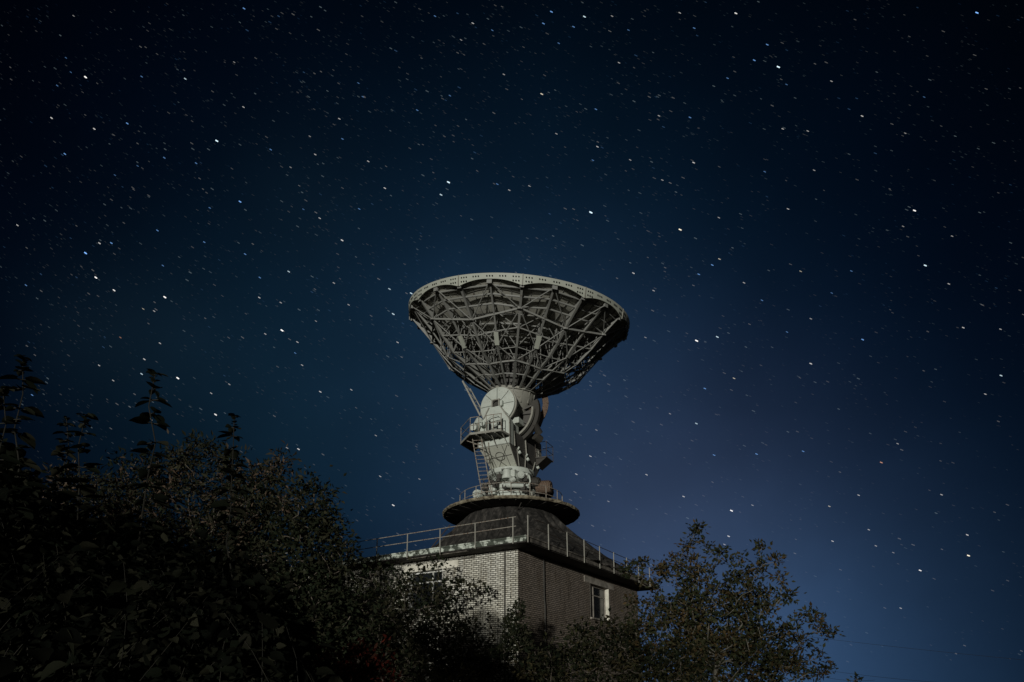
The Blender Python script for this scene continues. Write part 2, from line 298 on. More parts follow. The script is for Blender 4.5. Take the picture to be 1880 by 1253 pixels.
def window(along, off, w, out, lint, lm, l0, l1, fm, rm):
    a_, b_, z0, z1 = w
    P = lambda s_, d, z: Cn + along * s_ + out * d + V((0, 0, z))
    k = MB(); fr = .07
    for s0, s1, q0, q1 in ((a_, b_, z1 - fr, z1), (a_, b_, z0, z0 + fr)): k.box(P((s0 + s1) / 2, -.24, (q0 + q1) / 2), along * (s1 - s0) / 2, out * .035, Z * (q1 - q0) / 2)
    for s0 in (a_ + fr / 2, b_ - fr / 2, a_ + (b_ - a_) * .36): k.box(P(s0, -.24, (z0 + z1) / 2), along * fr / 2, out * .03, Z * ((z1 - z0) / 2 - fr))
    k.box(P((a_ + b_) / 2, -.24, z1 - .5), along * ((b_ - a_) / 2 - fr), out * .025, Z * .03)
    f = k.build('window', fm, bld)
    q = MB(); q.box(P((a_ + b_) / 2, -.26, (z0 + z1) / 2), along * ((b_ - a_) / 2 - .01), out * .008, Z * ((z1 - z0) / 2 - .01)); q.build('pane', 'glass', f)
    q = MB(); q.box(P((l0 + l1) / 2, .012, (z1 + lint) / 2 + .004), along * (l1 - l0) / 2, out * .03, Z * ((lint - z1) / 2)); q.build('lintel', lm, f)
    for s0 in (a_ + .012, b_ - .012): q = MB(); q.box(P(s0, -.1, (z0 + z1) / 2), along * .012, out * .103, Z * ((z1 - z0) / 2 - .003)); q.build('reveal', rm, f)
    q = MB(); q.box(P((a_ + b_) / 2, .02, z0 - .04), along * ((b_ - a_) / 2 + .08), out * .1, Z * .038); q.build('sill', 'lintel_dark', f)
window(uL, 0, WL, -vR, 5.60, 'lintel', 3.1, 6.25, 'jamb', 'jamb')
window(vR, 0, WR, -uL, 5.52, 'lintel_dark', 6.3, 9.9, 'lintel_dark', 'lintel')
# roof slab with overhang, fascia boards, soffit
OV = 1.0
k = MB(); k.box(BP(LA / 2, LB / 2, 5.85), uL * (LA / 2 + OV - .06), vR * (LB / 2 + OV - .06), Z * .09); roof = k.build('roof', 'soffit', bld)
k = MB(); k.box(BP(LA / 2, -OV + .03, 5.885), uL * (LA / 2 + OV), vR * .03, Z * .09); k.box(BP(LA / 2, -OV - .012, 5.995), uL * (LA / 2 + OV), vR * .035, Z * .028)
k.build('fascia', 'fascia', roof)['label'] = 'peeling whitish green fascia'
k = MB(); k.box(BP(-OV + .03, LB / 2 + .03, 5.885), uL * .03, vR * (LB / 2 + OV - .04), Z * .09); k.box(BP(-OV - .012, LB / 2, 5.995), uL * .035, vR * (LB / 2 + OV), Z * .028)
k.build('fascia', 'fascia_dark', roof)['label'] = 'dark fascia'
k = MB(); k.box(BP(LA / 2, LB / 2, 5.985), uL * (LA / 2 + OV - .1), vR * (LB / 2 + OV - .1), Z * .02); k.build('roofing', 'felt', roof)
# a strip of board hanging off the eave
k = MB(); k.beam(BP(1.9, -OV + .05, 5.69), BP(5.2, -OV + .05, 5.66), .16, .03); k.build('loose_board', 'fascia_dark', roof)
# cables / down pipes on both walls
k = MB(); k.tube(BP(.62, -.05, GZ + .2), BP(.62, -.05, WT - .02), .032, 8); k.build('downpipe', 'dark', bld)
k = MB(); k.path([BP(2.05, 0, 0)] * 1 + [BP(-.05, 2.12, WT - .02), BP(-.05, 2.14, 3.9), BP(-.05, 2.22, 3.6), BP(-.05, 2.2, GZ + .2)], .03, 8) if False else k.path([BP(-.05, 2.12, WT - .02), BP(-.05, 2.14, 3.9), BP(-.05, 2.20, 3.6), BP(-.05, 2.2, GZ + .2)], .032, 8)
k.build('downpipe', 'dark', bld)
# roof railing: posts and rails
rl = MB()
def rails(p0, p1, zs, r, mb):
    for z in zs: mb.tube(p0 + Z * z, p1 + Z * z, r, 7)
za, zb = 5.74, 6.83
k = MB(); rails(BP(-.55, -OV - .05, 0), BP(LA + OV, -OV - .05, 0), (6.83,), .018, k); railA = k.build('roof_railing', 'rail', bld)
k = MB(); rails(BP(-.55, -OV - .05, 0), BP(LA + OV, -OV - .05, 0), (6.44,), .018, k); k.build('middle_rail', 'rail', railA); railA['label'] = 'whitish rusty pipe railing on the lit roof edge'
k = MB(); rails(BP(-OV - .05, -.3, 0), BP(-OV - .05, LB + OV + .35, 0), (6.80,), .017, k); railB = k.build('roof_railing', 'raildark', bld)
k = MB(); rails(BP(-OV - .05, -.3, 0), BP(-OV - .05, LB + OV + .35, 0), (6.42,), .017, k); k.build('middle_rail', 'raildark', railB); railB['label'] = 'pipe railing on the right roof edge, shade put into its dark colour'
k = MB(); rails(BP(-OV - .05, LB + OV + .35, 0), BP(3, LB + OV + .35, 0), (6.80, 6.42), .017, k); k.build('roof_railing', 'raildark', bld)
for i in range(9):
    a_ = -.42 + 1.86 * i; k = MB(); k.beam(BP(a_, -OV - .07, za - .02), BP(a_ + .02 * math.sin(i * 7.1), -OV - .07, zb), .034, .034, uL); k.build('post', 'postpale', railA)
for i in range(9):
    b_ = -OV + .02 + 1.72 * i; k = MB(); k.beam(BP(-OV - .07, b_, za - .02), BP(-OV - .07, b_ + .02 * math.sin(i * 5.3), zb), .034, .034, vR); k.build('post', 'postpale', railB)
# ------------------------------ felt-covered skirt, neck and round deck carrying the dish
A0 = V((-.05, 35.3, 0)); ZD = 9.31
sk = MB(); n = 240
def skirt_pt(t, f, i):
    # f=0 neck circle, f=1 rounded square aligned with the walls
    d = math.cos(t) * (-uL) + math.sin(t) * vR
    r0 = 2.40; c, s_ = abs(math.cos(t)), abs(math.sin(t)); rsq = 5.3 / ((c ** 9 + s_ ** 9) ** (1 / 9))
    z = 9.29 - 3.3 * f; zz = f ** .95
    r = r0 * (1 - zz) + rsq * zz - .12 * math.sin(math.pi * f)
    r = max(r, r0)
    fold = -abs(math.sin(t * 11 + 1.9 * f + math.sin(t * 5) * 1.3)) * .30 - abs(math.sin(t * 23 + f * 3 + math.sin(t * 7))) * .14 + math.sin(t * 9 + 1 - 2 * f) * .06 + math.sin(f * 14 + t * 6) * .02
    r += fold * min(1, f * 3.5)
    return A0 + V((.85 * f, 0, 0)) + d * r + Z * z
vs = []; fs = []; nf = 26
for j in range(nf + 1):
    for i in range(n): vs.append(skirt_pt(2 * math.pi * i / n, j / nf, i))
for j in range(nf):
    for i in range(n): fs.append((j * n + i, (j + 1) * n + i, (j + 1) * n + (i + 1) % n, j * n + (i + 1) % n))
sk.add(vs, fs); sk.build('skirt', 'felt_skirt', bld, smooth=True)['label'] = 'black felt tent-shaped skirt below the round deck'
dk = MB(); N = 120
def ring(r, z, jag=0, seed=0):
    rr = random.Random(seed); return [(A0 + V((math.cos(2 * math.pi * i / N), math.sin(2 * math.pi * i / N), 0)) * (r + rr.uniform(-jag, jag)) + Z * (z + rr.uniform(-jag, jag) * .35)) for i in range(N)]
rings = [ring(2.38, ZD - .02), ring(3.74, ZD, .02, 1), ring(3.80, ZD + .06, .03, 2), ring(3.78, ZD + .15, .03, 3), ring(3.2, ZD + .17), ring(.02, ZD + .18)]
vs = [p for r_ in rings for p in r_]; fs = []; 
dk.cur = 0
dk.v = [tuple(p) for p in vs]
for j in range(len(rings) - 1):
    for i in range(N):
        dk.f.append((j * N + i, j * N + (i + 1) % N, (j + 1) * N + (i + 1) % N, (j + 1) * N + i)); dk.mi.append(1 if j == 0 else 0)
deck = dk.build('deck', ['deck', 'soffit'], bld)
k = MB()
for i in range(28):
    t = 2 * math.pi * (i + .3) / 28; d = V((math.cos(t), math.sin(t), 0)); k.beam(A0 + d * 2.42 + Z * (ZD - .05), A0 + d * 3.6 + Z * (ZD - .02), .04, .035)
k.build('joist', 'soffit', deck)
# stay rods from deck to roof on the left
k = MB(); k.tube(at(826, 964, 33.6), at(792, 1006, 33.2), .03, 6); k.tube(at(842, 966, 34.2), at(812, 1004, 33.6), .045, 6); k.build('stay_rod', 'raildark', bld)
# deck railing
k = MB(); dr = 2.86
def dp(t, z, r_=dr): return A0 + V((math.sin(t) * r_, -math.cos(t) * r_, z))
for z in (10.42, 9.98):
    k = MB(); pts = [dp(R(a_), z + .012 * math.sin(a_)) for a_ in range(-140, 141, 10)]; k.path(pts, .018, 6)
    if z > 10: dra = k.build('deck_railing', 'rail', bld)
    else: k.build('middle_rail', 'rail', dra)
for i in range(15):
    k = MB(); t = R(-140 + 20 * i); k.tube(dp(t, ZD + .14), dp(t, 10.43), .022, 6); k.build('post', 'rail', dra)
k = MB(); k.path([at(958, 921, 32.2), at(953, 932, 32.4), at(948, 938, 32.8)], .025, 5); k.build('hanging_cable', 'dark', bld)

# ================================================================ the dish
n1 = V((-.438, -.899, 0)); t1 = V((.899, -.438, 0))
def H(t, n_, z): return A0 + t * t1 + n_ * n1 + V((0, 0, z))
ant = empty('satellite_dish', (A0.x, A0.y, ZD + .18), 'large parabolic radio dish pointing up on a steel mount above the roof', 'dish antenna')
ORG[ant.name] = V((A0.x, A0.y, ZD + .18))
DC = V((.4017, 34.5, 20.855)); DN = V((.08555795, -.19464532, .97713512)); FR = V((-.01697818, -.98087369, -.19390343)); RT = V((.996188525, 0, -.0872262673))
def D(deg, r, h): r = float(r); h = float(h); a_ = R(deg + 2.15); return DC + r * (math.cos(a_) * FR + math.sin(a_) * RT) + h * DN
def radial(deg): return (D(deg, 1, 0) - DC)
RD = 6.33
def hs(r): return -.13 - 2.15 * (1 - (r / 6.3) ** 2)
# reflector with thin body
k = MB(); n = 144; prof = [(r_, hs(r_)) for r_ in np.linspace(6.26, .7, 22)] + [(r_, hs(r_) + .05) for r_ in np.linspace(.7, 6.26, 22)]
k.lathe(DC, DN, prof, n, radial(0)); refl = k.build('reflector', 'panel', ant, smooth=True)
for i in range(72):                                    # seams between the panels: raised strips
    if i % 3 == 0: continue
    k = MB(); dd = i * 5; pts = [D(dd, r_, hs(r_) - .018) for r_ in np.linspace(6.15, 3.4, 8)]
    for p, q in zip(pts, pts[1:]): k.beam(p, q, .03, .03, DN)
    k.build('seam', 'truss', refl)
# rim band with scalloped lower edge and bolt holes
def depth(deg):
    x = abs(((deg + 15) % 30) - 15) / 15.0            # 0 at a main rib, 1 at an intermediate one
    return .235 + .26 * (1 - min(1, x * 1.12)) ** 2.0 + .01
k = MB(); S = 720; vs = []; fs = []
for i in range(S):
    dd = i * 360 / S; e_ = depth(dd)
    vs += [D(dd, RD + .03, .02), D(dd, RD - .02 - .04 * e_, -e_), D(dd, RD - .10, -e_ + .01), D(dd, RD - .06, .02)]
for i in range(S):
    a_ = 4 * i; b_ = 4 * ((i + 1) % S)
    for q in range(4): fs.append((a_ + q, b_ + q, b_ + (q + 1) % 4, a_ + (q + 1) % 4))
k.add(vs, fs); rim = k.build('rim', 'rim', ant)
k = MB()
for s_ in range(12):
    for gix in range(5):
        for j in range(3):
            dd = s_ * 30 + 1.6 + gix * 5.9 + j * 1.25 + (0 if gix < 2 else .6)
            if dd - s_ * 30 > 29.0: continue
            p = D(dd, RD + .022, -.12); o_ = radial(dd); k.tube(p - o_ * .01, p + o_ * .008, .036, 8)
    for sg in (1, -1):
        for j in range(3):
            dd = s_ * 30 + sg * (1.6 + j * 1.25); p = D(dd, RD + .004, -.31); o_ = radial(dd); k.tube(p - o_ * .01, p + o_ * .01, .036, 8)
k.build('bolt_hole', 'black', rim)
for s_ in range(12): k = MB(); k.beam(D(s_ * 30, RD + .035, .03), D(s_ * 30, RD - .005, -.50), .05, .03, radial(s_ * 30)); k.build('joint_strip', 'grey', rim)
# ribs
EV = [(6.15, -.42), (5.33, -1.26), (4.71, -2.03), (3.96, -2.77), (3.15, -3.23), (2.3, -3.70), (1.34, -4.26)]
OD = [(6.15, -.42), (4.86, -1.66), (4.24, -2.30), (3.58, -2.90), (2.78, -3.35), (2.22, -3.79), (1.34, -4.26)]
IN = [(6.18, -.24), (4.93, -1.48), (4.34, -2.15), (3.93, -2.68), (2.94, -3.30), (2.32, -3.72), (1.36, -4.24)]
SAG = (0, .10, .20, .30, .34, .22, 0)
def prof_of(kx):
    kx %= 24; P_ = IN if kx % 2 else (EV if kx % 4 == 0 else OD); a_ = kx * 15; s_ = min(a_, 360 - a_); w_ = min(1, max(0, (s_ - 60) / 45)) * (1.0 if a_ < 180 else .6)
    return [(r_, h - w_ * g_) for (r_, h), g_ in zip(P_, SAG)]
def ribnode(kx, j): r_, h = prof_of(kx % 24)[j]; return D(kx * 15, r_, h)
def on_chord(kx, r_):                                  # chord height of rib kx at radius r_
    P_ = prof_of(kx % 24)
    for (r0, h0), (r1, h1) in zip(P_, P_[1:]):
        if r1 <= r_ <= r0: return h0 + (h1 - h0) * (r0 - r_) / (r0 - r1)
    return P_[0][1]
for kx in range(24):
    P_ = prof_of(kx); dd = kx * 15; tn = radial(dd + 90); k = MB(); main = kx % 2 == 0
    w = .115 if main else .09
    for j in range(6):
        p, q = ribnode(kx, j), ribnode(kx, j + 1); k.beam(p, q, w if j < 4 else w * 1.15, .07, DN)
        if main and j < 5: k.beam(p + DN * .12, q + DN * .12, w * .5, .1, DN)
    # solid web plate between the rim and the outer girder, lattice further in
    rr = list(np.linspace(6.2, P_[1][0], 5))
    poly = [D(dd, r_, on_chord(kx, r_)) for r_ in rr] + [D(dd, r_, hs(r_) - .02) for r_ in rr[::-1]]
    k.prism([p - tn * .012 for p in poly], tn * .024)
    sr = [P_[j][0] * .985 for j in range(1, 6)]
    for j in range(1, 6):
        a_ = D(dd, P_[j][0], P_[j][1]); b_ = D(dd, sr[j - 1] - .15, hs(sr[j - 1] - .15) - .03); k.tube(a_, b_, .022, 5)
        if j < 5:
            a2 = D(dd, P_[j + 1][0], P_[j + 1][1]); k.tube(b_, a2, .022, 5)
            b2 = D(dd, sr[j] - .15, hs(sr[j] - .15) - .03); k.beam(b_, b2, .045, .05, DN)
    ri = [float(v) for v in np.linspace(P_[4][0], 1.3, 4)]
    k.prism([p - tn * .01 for p in [D(dd, r_, on_chord(kx, r_)) for r_ in ri] + [D(dd, r_, on_chord(kx, r_) * .72 + hs(r_) * .28) for r_ in ri[::-1]]], tn * .02)
    rb = k.build('main_rib' if main else 'secondary_rib', 'truss', ant)
    if not main:
        g_ = MB(); p, q = ribnode(kx, 2), ribnode(kx, 3); g_.beam(p - DN * .03, q - DN * .03, .24, .10, DN); g_.build('gusset_plate', 'rim' if kx in (1, 21, 23) else 'truss', rb)
    if main:
        g_ = MB(); p = ribnode(kx, 1); g_.cyl(p - DN * .04, DN, .16, -.03, .05, 8); g_.build('node_plate', 'truss', rb); g_ = MB(); g_.box(D(dd, 6.2, -.42), radial(dd) * .03, tn * .10, DN * .15); g_.build('rim_bracket', 'truss', rb)
    else:
        g_ = MB(); g_.box(D(dd, 6.2, -.33), radial(dd) * .05, tn * .13, DN * .11); g_.build('rim_bracket', 'truss', rb)
# ring girders joining the ribs
def ringset(name, j_main, j_int, w, d, mat='truss', lift=0):
    k = MB()
    for kx in range(24):
        a_ = ribnode(kx, j_int if kx % 2 else j_main) + DN * lift; b_ = ribnode(kx + 1, j_int if (kx + 1) % 2 else j_main) + DN * lift
        k.beam(a_, b_, w, d, DN)
    return k.build(name, mat, ant)
ringset('ring_girder', 1, 1, .085, .09); ringset('ring_girder', 2, 2, .05, .06, lift=.02); ringset('ring_girder', 4, 4, .09, .08); ringset('ring_girder', 5, 5, .05, .05)
k = MB()
for kx in range(0, 24, 2):                             # ring running behind the gussets
    k.beam(ribnode(kx, 3), ribnode(kx + 2, 3), .045, .045, DN)
    mid = (ribnode(kx, 3) + ribnode(kx + 2, 3)) / 2
k.build('ring_girder', 'truss', ant)
# purlins on the outer bays
for r_, f in ((5.97, .5), (5.62, .45), (5.25, .35)):
    k = MB()
    for kx in range(24):
        pts = []
        for kk in (kx, kx + 1):
            hc = on_chord(kk % 24, r_); h = hs(r_) * f + hc * (1 - f); pts.append(D(kk * 15, r_, h))
        k.beam(pts[0], pts[1], .035, .055, DN); k.beam(pts[0] - DN * .05, pts[1] - DN * .05, .055, .015, DN)
    k.build('purlin', 'truss', ant)
k = MB()                                               # purlins and stubs nearer the centre
for r_ in (4.5, 3.9, 3.3, 2.6, 1.9):
    for kx in range(24): k.beam(D(kx * 15, r_, hs(r_) - .09), D(kx * 15 + 15, r_, hs(r_) - .09), .05, .07, DN)
k.build('inner_purlin', 'truss', ant)
for r_, lo in ((3.7, .45), (2.6, .5)):
    k = MB()
    for kx in range(24):
        h = hs(r_) * (1 - lo) + on_chord(kx, r_) * lo; h2 = hs(r_) * (1 - lo) + on_chord((kx + 1) % 24, r_) * lo
        k.tube(D(kx * 15, r_, h), D(kx * 15 + 15, r_, h2), .022, 5)
    k.build('inner_purlin', 'truss', ant)
# diagonals: star pattern between girder nodes, rim and gussets
def diag(name, pairs, r_):
    if len(pairs) <= 48:
        for a_, b_ in pairs: k = MB(); k.tube(a_, b_, r_, 6); k.build(name, 'truss', ant)
        return
    k = MB()
    for a_, b_ in pairs: k.tube(a_, b_, r_, 6)
    k.build(name, 'truss', ant)['kind'] = 'stuff'
pr = []; pr2 = []; pr3 = []; pr4 = []
for kx in range(0, 24, 2):
    for sg in (1, -1):
        pr.append((ribnode(kx, 1) - DN * .02, ribnode(kx + sg, 0) - DN * .08))
        pr2.append((ribnode(kx, 1) - DN * .03, ribnode(kx + sg, 3) - DN * .04))
        pr3.append((ribnode(kx, 4), ribnode(kx + sg, 3) - DN * .03))
        a_ = ribnode(kx, 3); r_ = 4.1; pr4.append((a_, D(kx * 15 + sg * 15, r_, hs(r_) - .1)))
        r_ = 3.0; pr4.append((ribnode(kx, 4), D(kx * 15 + sg * 15, r_, hs(r_) - .1)))
        r_ = 4.6; pr4.append((ribnode(kx, 2), D(kx * 15 + sg * 15, r_, hs(r_) - .08)))
diag('outer_brace', pr, .028); diag('middle_brace', pr2, .028); diag('lower_brace', pr3, .032); diag('inner_brace', pr4, .024)
# hub drum below the ribs
hb = MB(); hb.lathe(DC, DN, [(.6, -4.05), (1.40, -4.12), (1.44, -4.2), (1.44, -4.27), (1.34, -4.29), (1.34, -4.62), (1.2, -5.05), (.95, -5.5), (.8, -5.9), (.001, -5.92)], 40)
hub = hb.build('hub', 'grey', ant, smooth=True)
k = MB()
for i in range(16): dd = i * 22.5; k.beam(D(dd, 1.37, -4.28), D(dd, 1.27, -4.95), .04, .07, radial(dd + 90))
k.build('stiffener', 'grey', hub)
k = MB()
for i in range(24):
    dd = i * 15 + 7; k.tube(D(dd, 1.5, -4.05), D(dd, 2.6, -3.3), .03, 5)
k.build('hub_strut', 'truss', hub)
k = MB(); k.lathe(DC, DN, [(1.28, -4.1), (1.34, -2.3), (2.2, -2.16), (2.2, -2.12), (.6, -2.2)], 36); k.build('core_drum', 'dark', ant, smooth=True)
# ------------------------------ elevation wheel and front yoke
ZE = 15.29; NW = 1.72
WC = H(0, NW, ZE)
k = MB(); k.lathe(WC, n1, [(.18, .05), (1.02, .035), (1.045, .02), (1.045, -.10), (.9, -.12), (.18, -.12)], 64); wheel = k.build('elevation_wheel', 'pale', ant, smooth=True)
k = MB()
for i in range(8):
    t = R(45 * i + 22.5 + 67.5); d = math.cos(t) * t1 + math.sin(t) * Z; k.beam(WC + d * .26 + n1 * .058, WC + d * 1.0 + n1 * .045, .028, .012, n1)
k.build('wheel_seam', 'seam', wheel)
k = MB(); k.lathe(WC - n1 * .12, n1, [(1.0, -.08), (1.12, -.08), (1.12, .02), (1.0, .02)], 64); k.build('wheel_rim', 'grey', wheel)
k = MB()
for sx in (-1, 1): k.box(WC + t1 * .21 * sx + n1 * .14, t1 * .035, n1 * .12, Z * .25)
k.box(WC + Z * .225 + n1 * .14, t1 * .175, n1 * .12, Z * .03); k.box(WC - Z * .225 + n1 * .14, t1 * .175, n1 * .12, Z * .03)
bx = k.build('bearing_box', 'grey', ant)
k = MB(); k.lathe(WC + n1 * .12, n1, [(.16, .10), (.19, .12), (.19, .0), (.001, .0)], 28); k.lathe(WC + n1 * .05, n1, [(.001, .03), (.10, .03), (.10, .06), (.001, .07)], 20); k.build('shaft', 'dark', bx, smooth=True)
k = MB(); k.box(WC + t1 * .34 + n1 * .16 - Z * .02, t1 * .07, n1 * .09, Z * .14); k.tube(WC + t1 * .32 + n1 * .2 + Z * .12, WC + t1 * .32 + n1 * .2 - Z * .2, .035, 8); k.build('encoder', 'pale', bx)
# yoke front plate: polygon in (t, z)
def yoke(nf, nb, name, mat, cut):
    pl_ = [(-.30, 15.03), (.34, 15.05), (.94, 14.15), (.96, 12.80), (-.94, 12.80), (-.94, 14.05), (-.62, 14.45)]
    k = MB(); k.prism([H(a_, nf, z) for a_, z in pl_], n1 * (nb - nf)); return k.build(name, mat, ant)
yk = yoke(2.10, 1.66, 'yoke_arm', 'pale', 1)
yoke(-1.72, -2.15, 'yoke_arm', 'grey', 0)
# flange frame on front plate, machinery, black plate painting an opening's shade
k = MB()
for a_, b_ in (((.34, 15.05), (.94, 14.15)), ((.94, 14.15), (.96, 12.82)), ((-.62, 14.45), (-.30, 15.03)), ((-.94, 14.05), (-.94, 12.82))):
    p, q = H(a_[0], 2.13, a_[1]), H(b_[0], 2.13, b_[1]); k.beam(p, q, .05, .06, n1)
k.build('flange', 'grey', yk)
k = MB(); k.box(H(.05, 2.112, 13.85), t1 * .50, n1 * .01, Z * .42); k.build('hatch_dark_plate', 'black', yk)
k = MB()
k.tube(H(-.55, 2.2, 14.05), H(-.55, 2.45, 14.05), .16, 16); k.tube(H(-.55, 2.45, 14.05), H(-.55, 2.5, 14.05), .06, 10)
k.tube(H(-1.02, 2.25, 13.9), H(-1.02, 2.6, 13.86), .2, 18); k.tube(H(-.95, 2.0, 14.45), H(-.98, 2.3, 14.0), .22, 14)
k.build('drive_motor', 'pale', yk, smooth=False)
k = MB(); kr = random.Random(3)
k.lathe(H(.06, 2.15, 14.1), n1, [(.001, .1), (.2, .1), (.26, .0)], 18)
k.box(H(.32, 2.2, 14.16), t1 * .16, n1 * .08, Z * .1); k.tube(H(-.15, 2.2, 13.62), H(.25, 2.2, 13.62), .1, 12); k.tube(H(.0, 2.3, 13.62), H(.0, 2.3, 13.9), .05, 8)
k.box(H(.4, 2.18, 13.7), t1 * .08, n1 * .06, Z * .14); k.tube(H(-.3, 2.22, 13.5), H(-.3, 2.22, 14.2), .03, 6)
k.path([H(-.4, 2.25, 14.25), H(-.1, 2.3, 14.4), H(.3, 2.3, 14.42), H(.55, 2.2, 14.2)], .025, 6)
k.build('gearbox', 'pale', yk)
# head body: upper straight box, lower part narrowing to the azimuth ring
def loft(mb, A, B):
    n_ = len(A); mb.add(list(A) + list(B), [tuple(range(n_ - 1, -1, -1)), tuple(range(n_, 2 * n_))] + [(i, (i + 1) % n_, n_ + (i + 1) % n_, n_ + i) for i in range(n_)])
k = MB()
pl0 = [(-.94, 2.08), (.94, 2.08), (.94, -2.12), (-.94, -2.12)]; pl1 = [(-.80, .85), (.82, .85), (.82, -1.5), (-.8, -1.5)]
loft(k, [H(a_, b_, 11.88) for a_, b_ in pl1], [H(a_, b_, 12.80) for a_, b_ in pl0])
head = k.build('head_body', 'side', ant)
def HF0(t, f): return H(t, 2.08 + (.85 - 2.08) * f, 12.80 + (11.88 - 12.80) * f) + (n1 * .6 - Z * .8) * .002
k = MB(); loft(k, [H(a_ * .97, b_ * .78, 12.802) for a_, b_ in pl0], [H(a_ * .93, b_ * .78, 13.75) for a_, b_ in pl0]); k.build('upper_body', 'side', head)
k = MB(); fp = [HF0(-.90, .02), HF0(.90, .02), HF0(.79, .97), HF0(-.78, .97)]; k.prism(fp, (n1 * .6 - Z * .8) * .03); k.build('lightened_cover', 'pale2', head)  # added cover plate, lightened because the downward slope catches little light
k = MB(); k.box(H(.0, 2.115, 12.98), t1 * .93, n1 * .012, Z * .16); k.build('front_panel', 'pale', head)
k = MB()
for a_ in (-.5, .0, .5): k.beam(H(.965, a_ * 3, 12.82), H(.90, a_ * 3, 13.7), .05, .06, t1)
for b_ in (1.2, .1, -1.2):
    k.beam(H(.955, b_, 12.75), H(.85, b_ * .7 - .1, 11.95), .04, .05, t1)
k.build('stiffener', 'grey', head)
k = MB()
for a_, z in ((.98, 12.6), (-.1, 12.55), (-1.5, 12.5)): k.tube(H(.93, a_, z), H(1.06, a_ - .02, z + .06), .10, 12); k.tube(H(.93, a_ + .1, z + .15), H(1.02, a_ + .1, z + .3), .05, 8)
k.build('lifting_lug', 'pale', head)
# bracing and round hatch on the slanted front
def HF(t, f): return H(t, 2.08 + (.85 - 2.08) * f, 12.80 + (11.88 - 12.80) * f) + (n1 * .6 - Z * .8) * .04
k = MB(); c_ = HF(.1, .45)
ex, ez = t1, ((HF(.1, .2) - HF(.1, .7)).normalized())
pts = [c_ + .26 * (math.cos(R(a_)) * ex + math.sin(R(a_)) * ez) for a_ in range(0, 360, 20)]; k.path(pts, .018, 5, closed=True)
k.build('hand_wheel', 'dark', head)
k = MB()
for a_, b_ in (((-.75, .05), (.3, .95)), ((.75, .05), (-.3, .95)), ((-.4, .05), (-.4, .9)), ((.45, .02), (.45, .9)), ((-.8, .5), (.8, .45))): k.tube(HF(*a_), HF(*b_), .014, 5)
k.build('pipework', 'dark', head)
# elevation sector gear and side boxes seen on the right
k = MB()
def SG(r_, a_, n_): return H(math.cos(R(a_)) * r_, n_, ZE + math.sin(R(a_)) * r_)
arc = list(range(-100, 21, 8))
k.prism([SG(1.42, a_, .25) for a_ in arc] + [SG(1.86, a_, .25) for a_ in arc[::-1]], n1 * -.26)
k.build('sector_gear', 'dark', ant)
k = MB()
for a_ in (-88, -60, -32, -4, 14): k.beam(SG(.4, a_, .1), SG(1.46, a_, .1), .09, .16, n1)
k.build('sector_spoke', 'side', ant)
k = MB(); k.prism([SG(.1, -40, .05)] + [SG(1.46, a_, .05) for a_ in range(-96, 9, 8)], n1 * -.06); k.build('sector_web', 'side', ant)
k = MB()
k.prism([SG(1.55, a_, .6) for a_ in range(-70, 10, 8)] + [SG(1.66, a_, .6) for a_ in range(2, -71, -8)], n1 * -.2)
k.build('sector_guard', 'grey', ant)
k = MB(); k.box(H(.72, .95, 14.42), t1 * .36, n1 * .3, Z * .16); k.box(H(.6, .95, 14.0), t1 * .2, n1 * .26, Z * .26); k.prism([H(.45, 1.2, 14.9), H(1.0, 1.2, 15.55), H(.9, 1.2, 15.62), H(.45, 1.2, 15.3)], n1 * -.3); k.tube(H(.62, 1.22, 13.98), H(.62, 1.26, 13.98), .06, 10); k.build('side_bracket', 'pale', ant)
k = MB(); k.tube(H(.3, -1.6, ZE), H(.3, 1.6, ZE), .32, 24); k.box(H(0, 0, ZE - .1), t1 * .62, n1 * 1.2, Z * .55); k.build('elevation_shaft', 'grey', ant)
k = MB(); k.tube(H(1.5, .15, 14.5), H(1.62, -.35, 14.1), .2, 14); k.tube(H(1.4, -.2, 13.95), H(1.55, -.6, 13.8), .24, 14); k.build('gear_motor', 'dark', ant)
# curved rusty arm on the right, lattice strut on the left
k = MB(); ar = [at(1000, 727, 35.6), at(1002, 742, 35.55), at(1000, 754, 35.5), at(995, 766, 35.45), at(989, 782, 35.4)]
for p, q, w in zip(ar, ar[1:], (.34, .33, .32, .26)): k.beam(p, q, w, .18, V((0, 1, 0)))
k.beam(at(996, 760, 35.4), at(975, 777, 35.2), .12, .12); k.beam(at(989, 757, 35.45), at(972, 752, 35.1), .2, .12, V((0, 1, 0)))
k.build('counter_arm', 'rust', ant)
k = MB(); a0, a1 = at(849.5, 700, 35.3), at(882, 764, 35.0); b0, b1 = at(863, 714, 35.6), at(887, 757, 35.3)
k.beam(a0, a1, .09, .09); k.beam(b0, b1, .06, .06)
for i in range(6):
    f0, f1 = i / 6, (i + 1) / 6; p = a0.lerp(a1, f0); q = b0.lerp(b1, f1) if i % 2 == 0 else b0.lerp(b1, f0); k.tube(p, q, .02, 5); k.tube(q, a0.lerp(a1, f1), .02, 5)
k.build('lattice_strut', 'grey', ant)
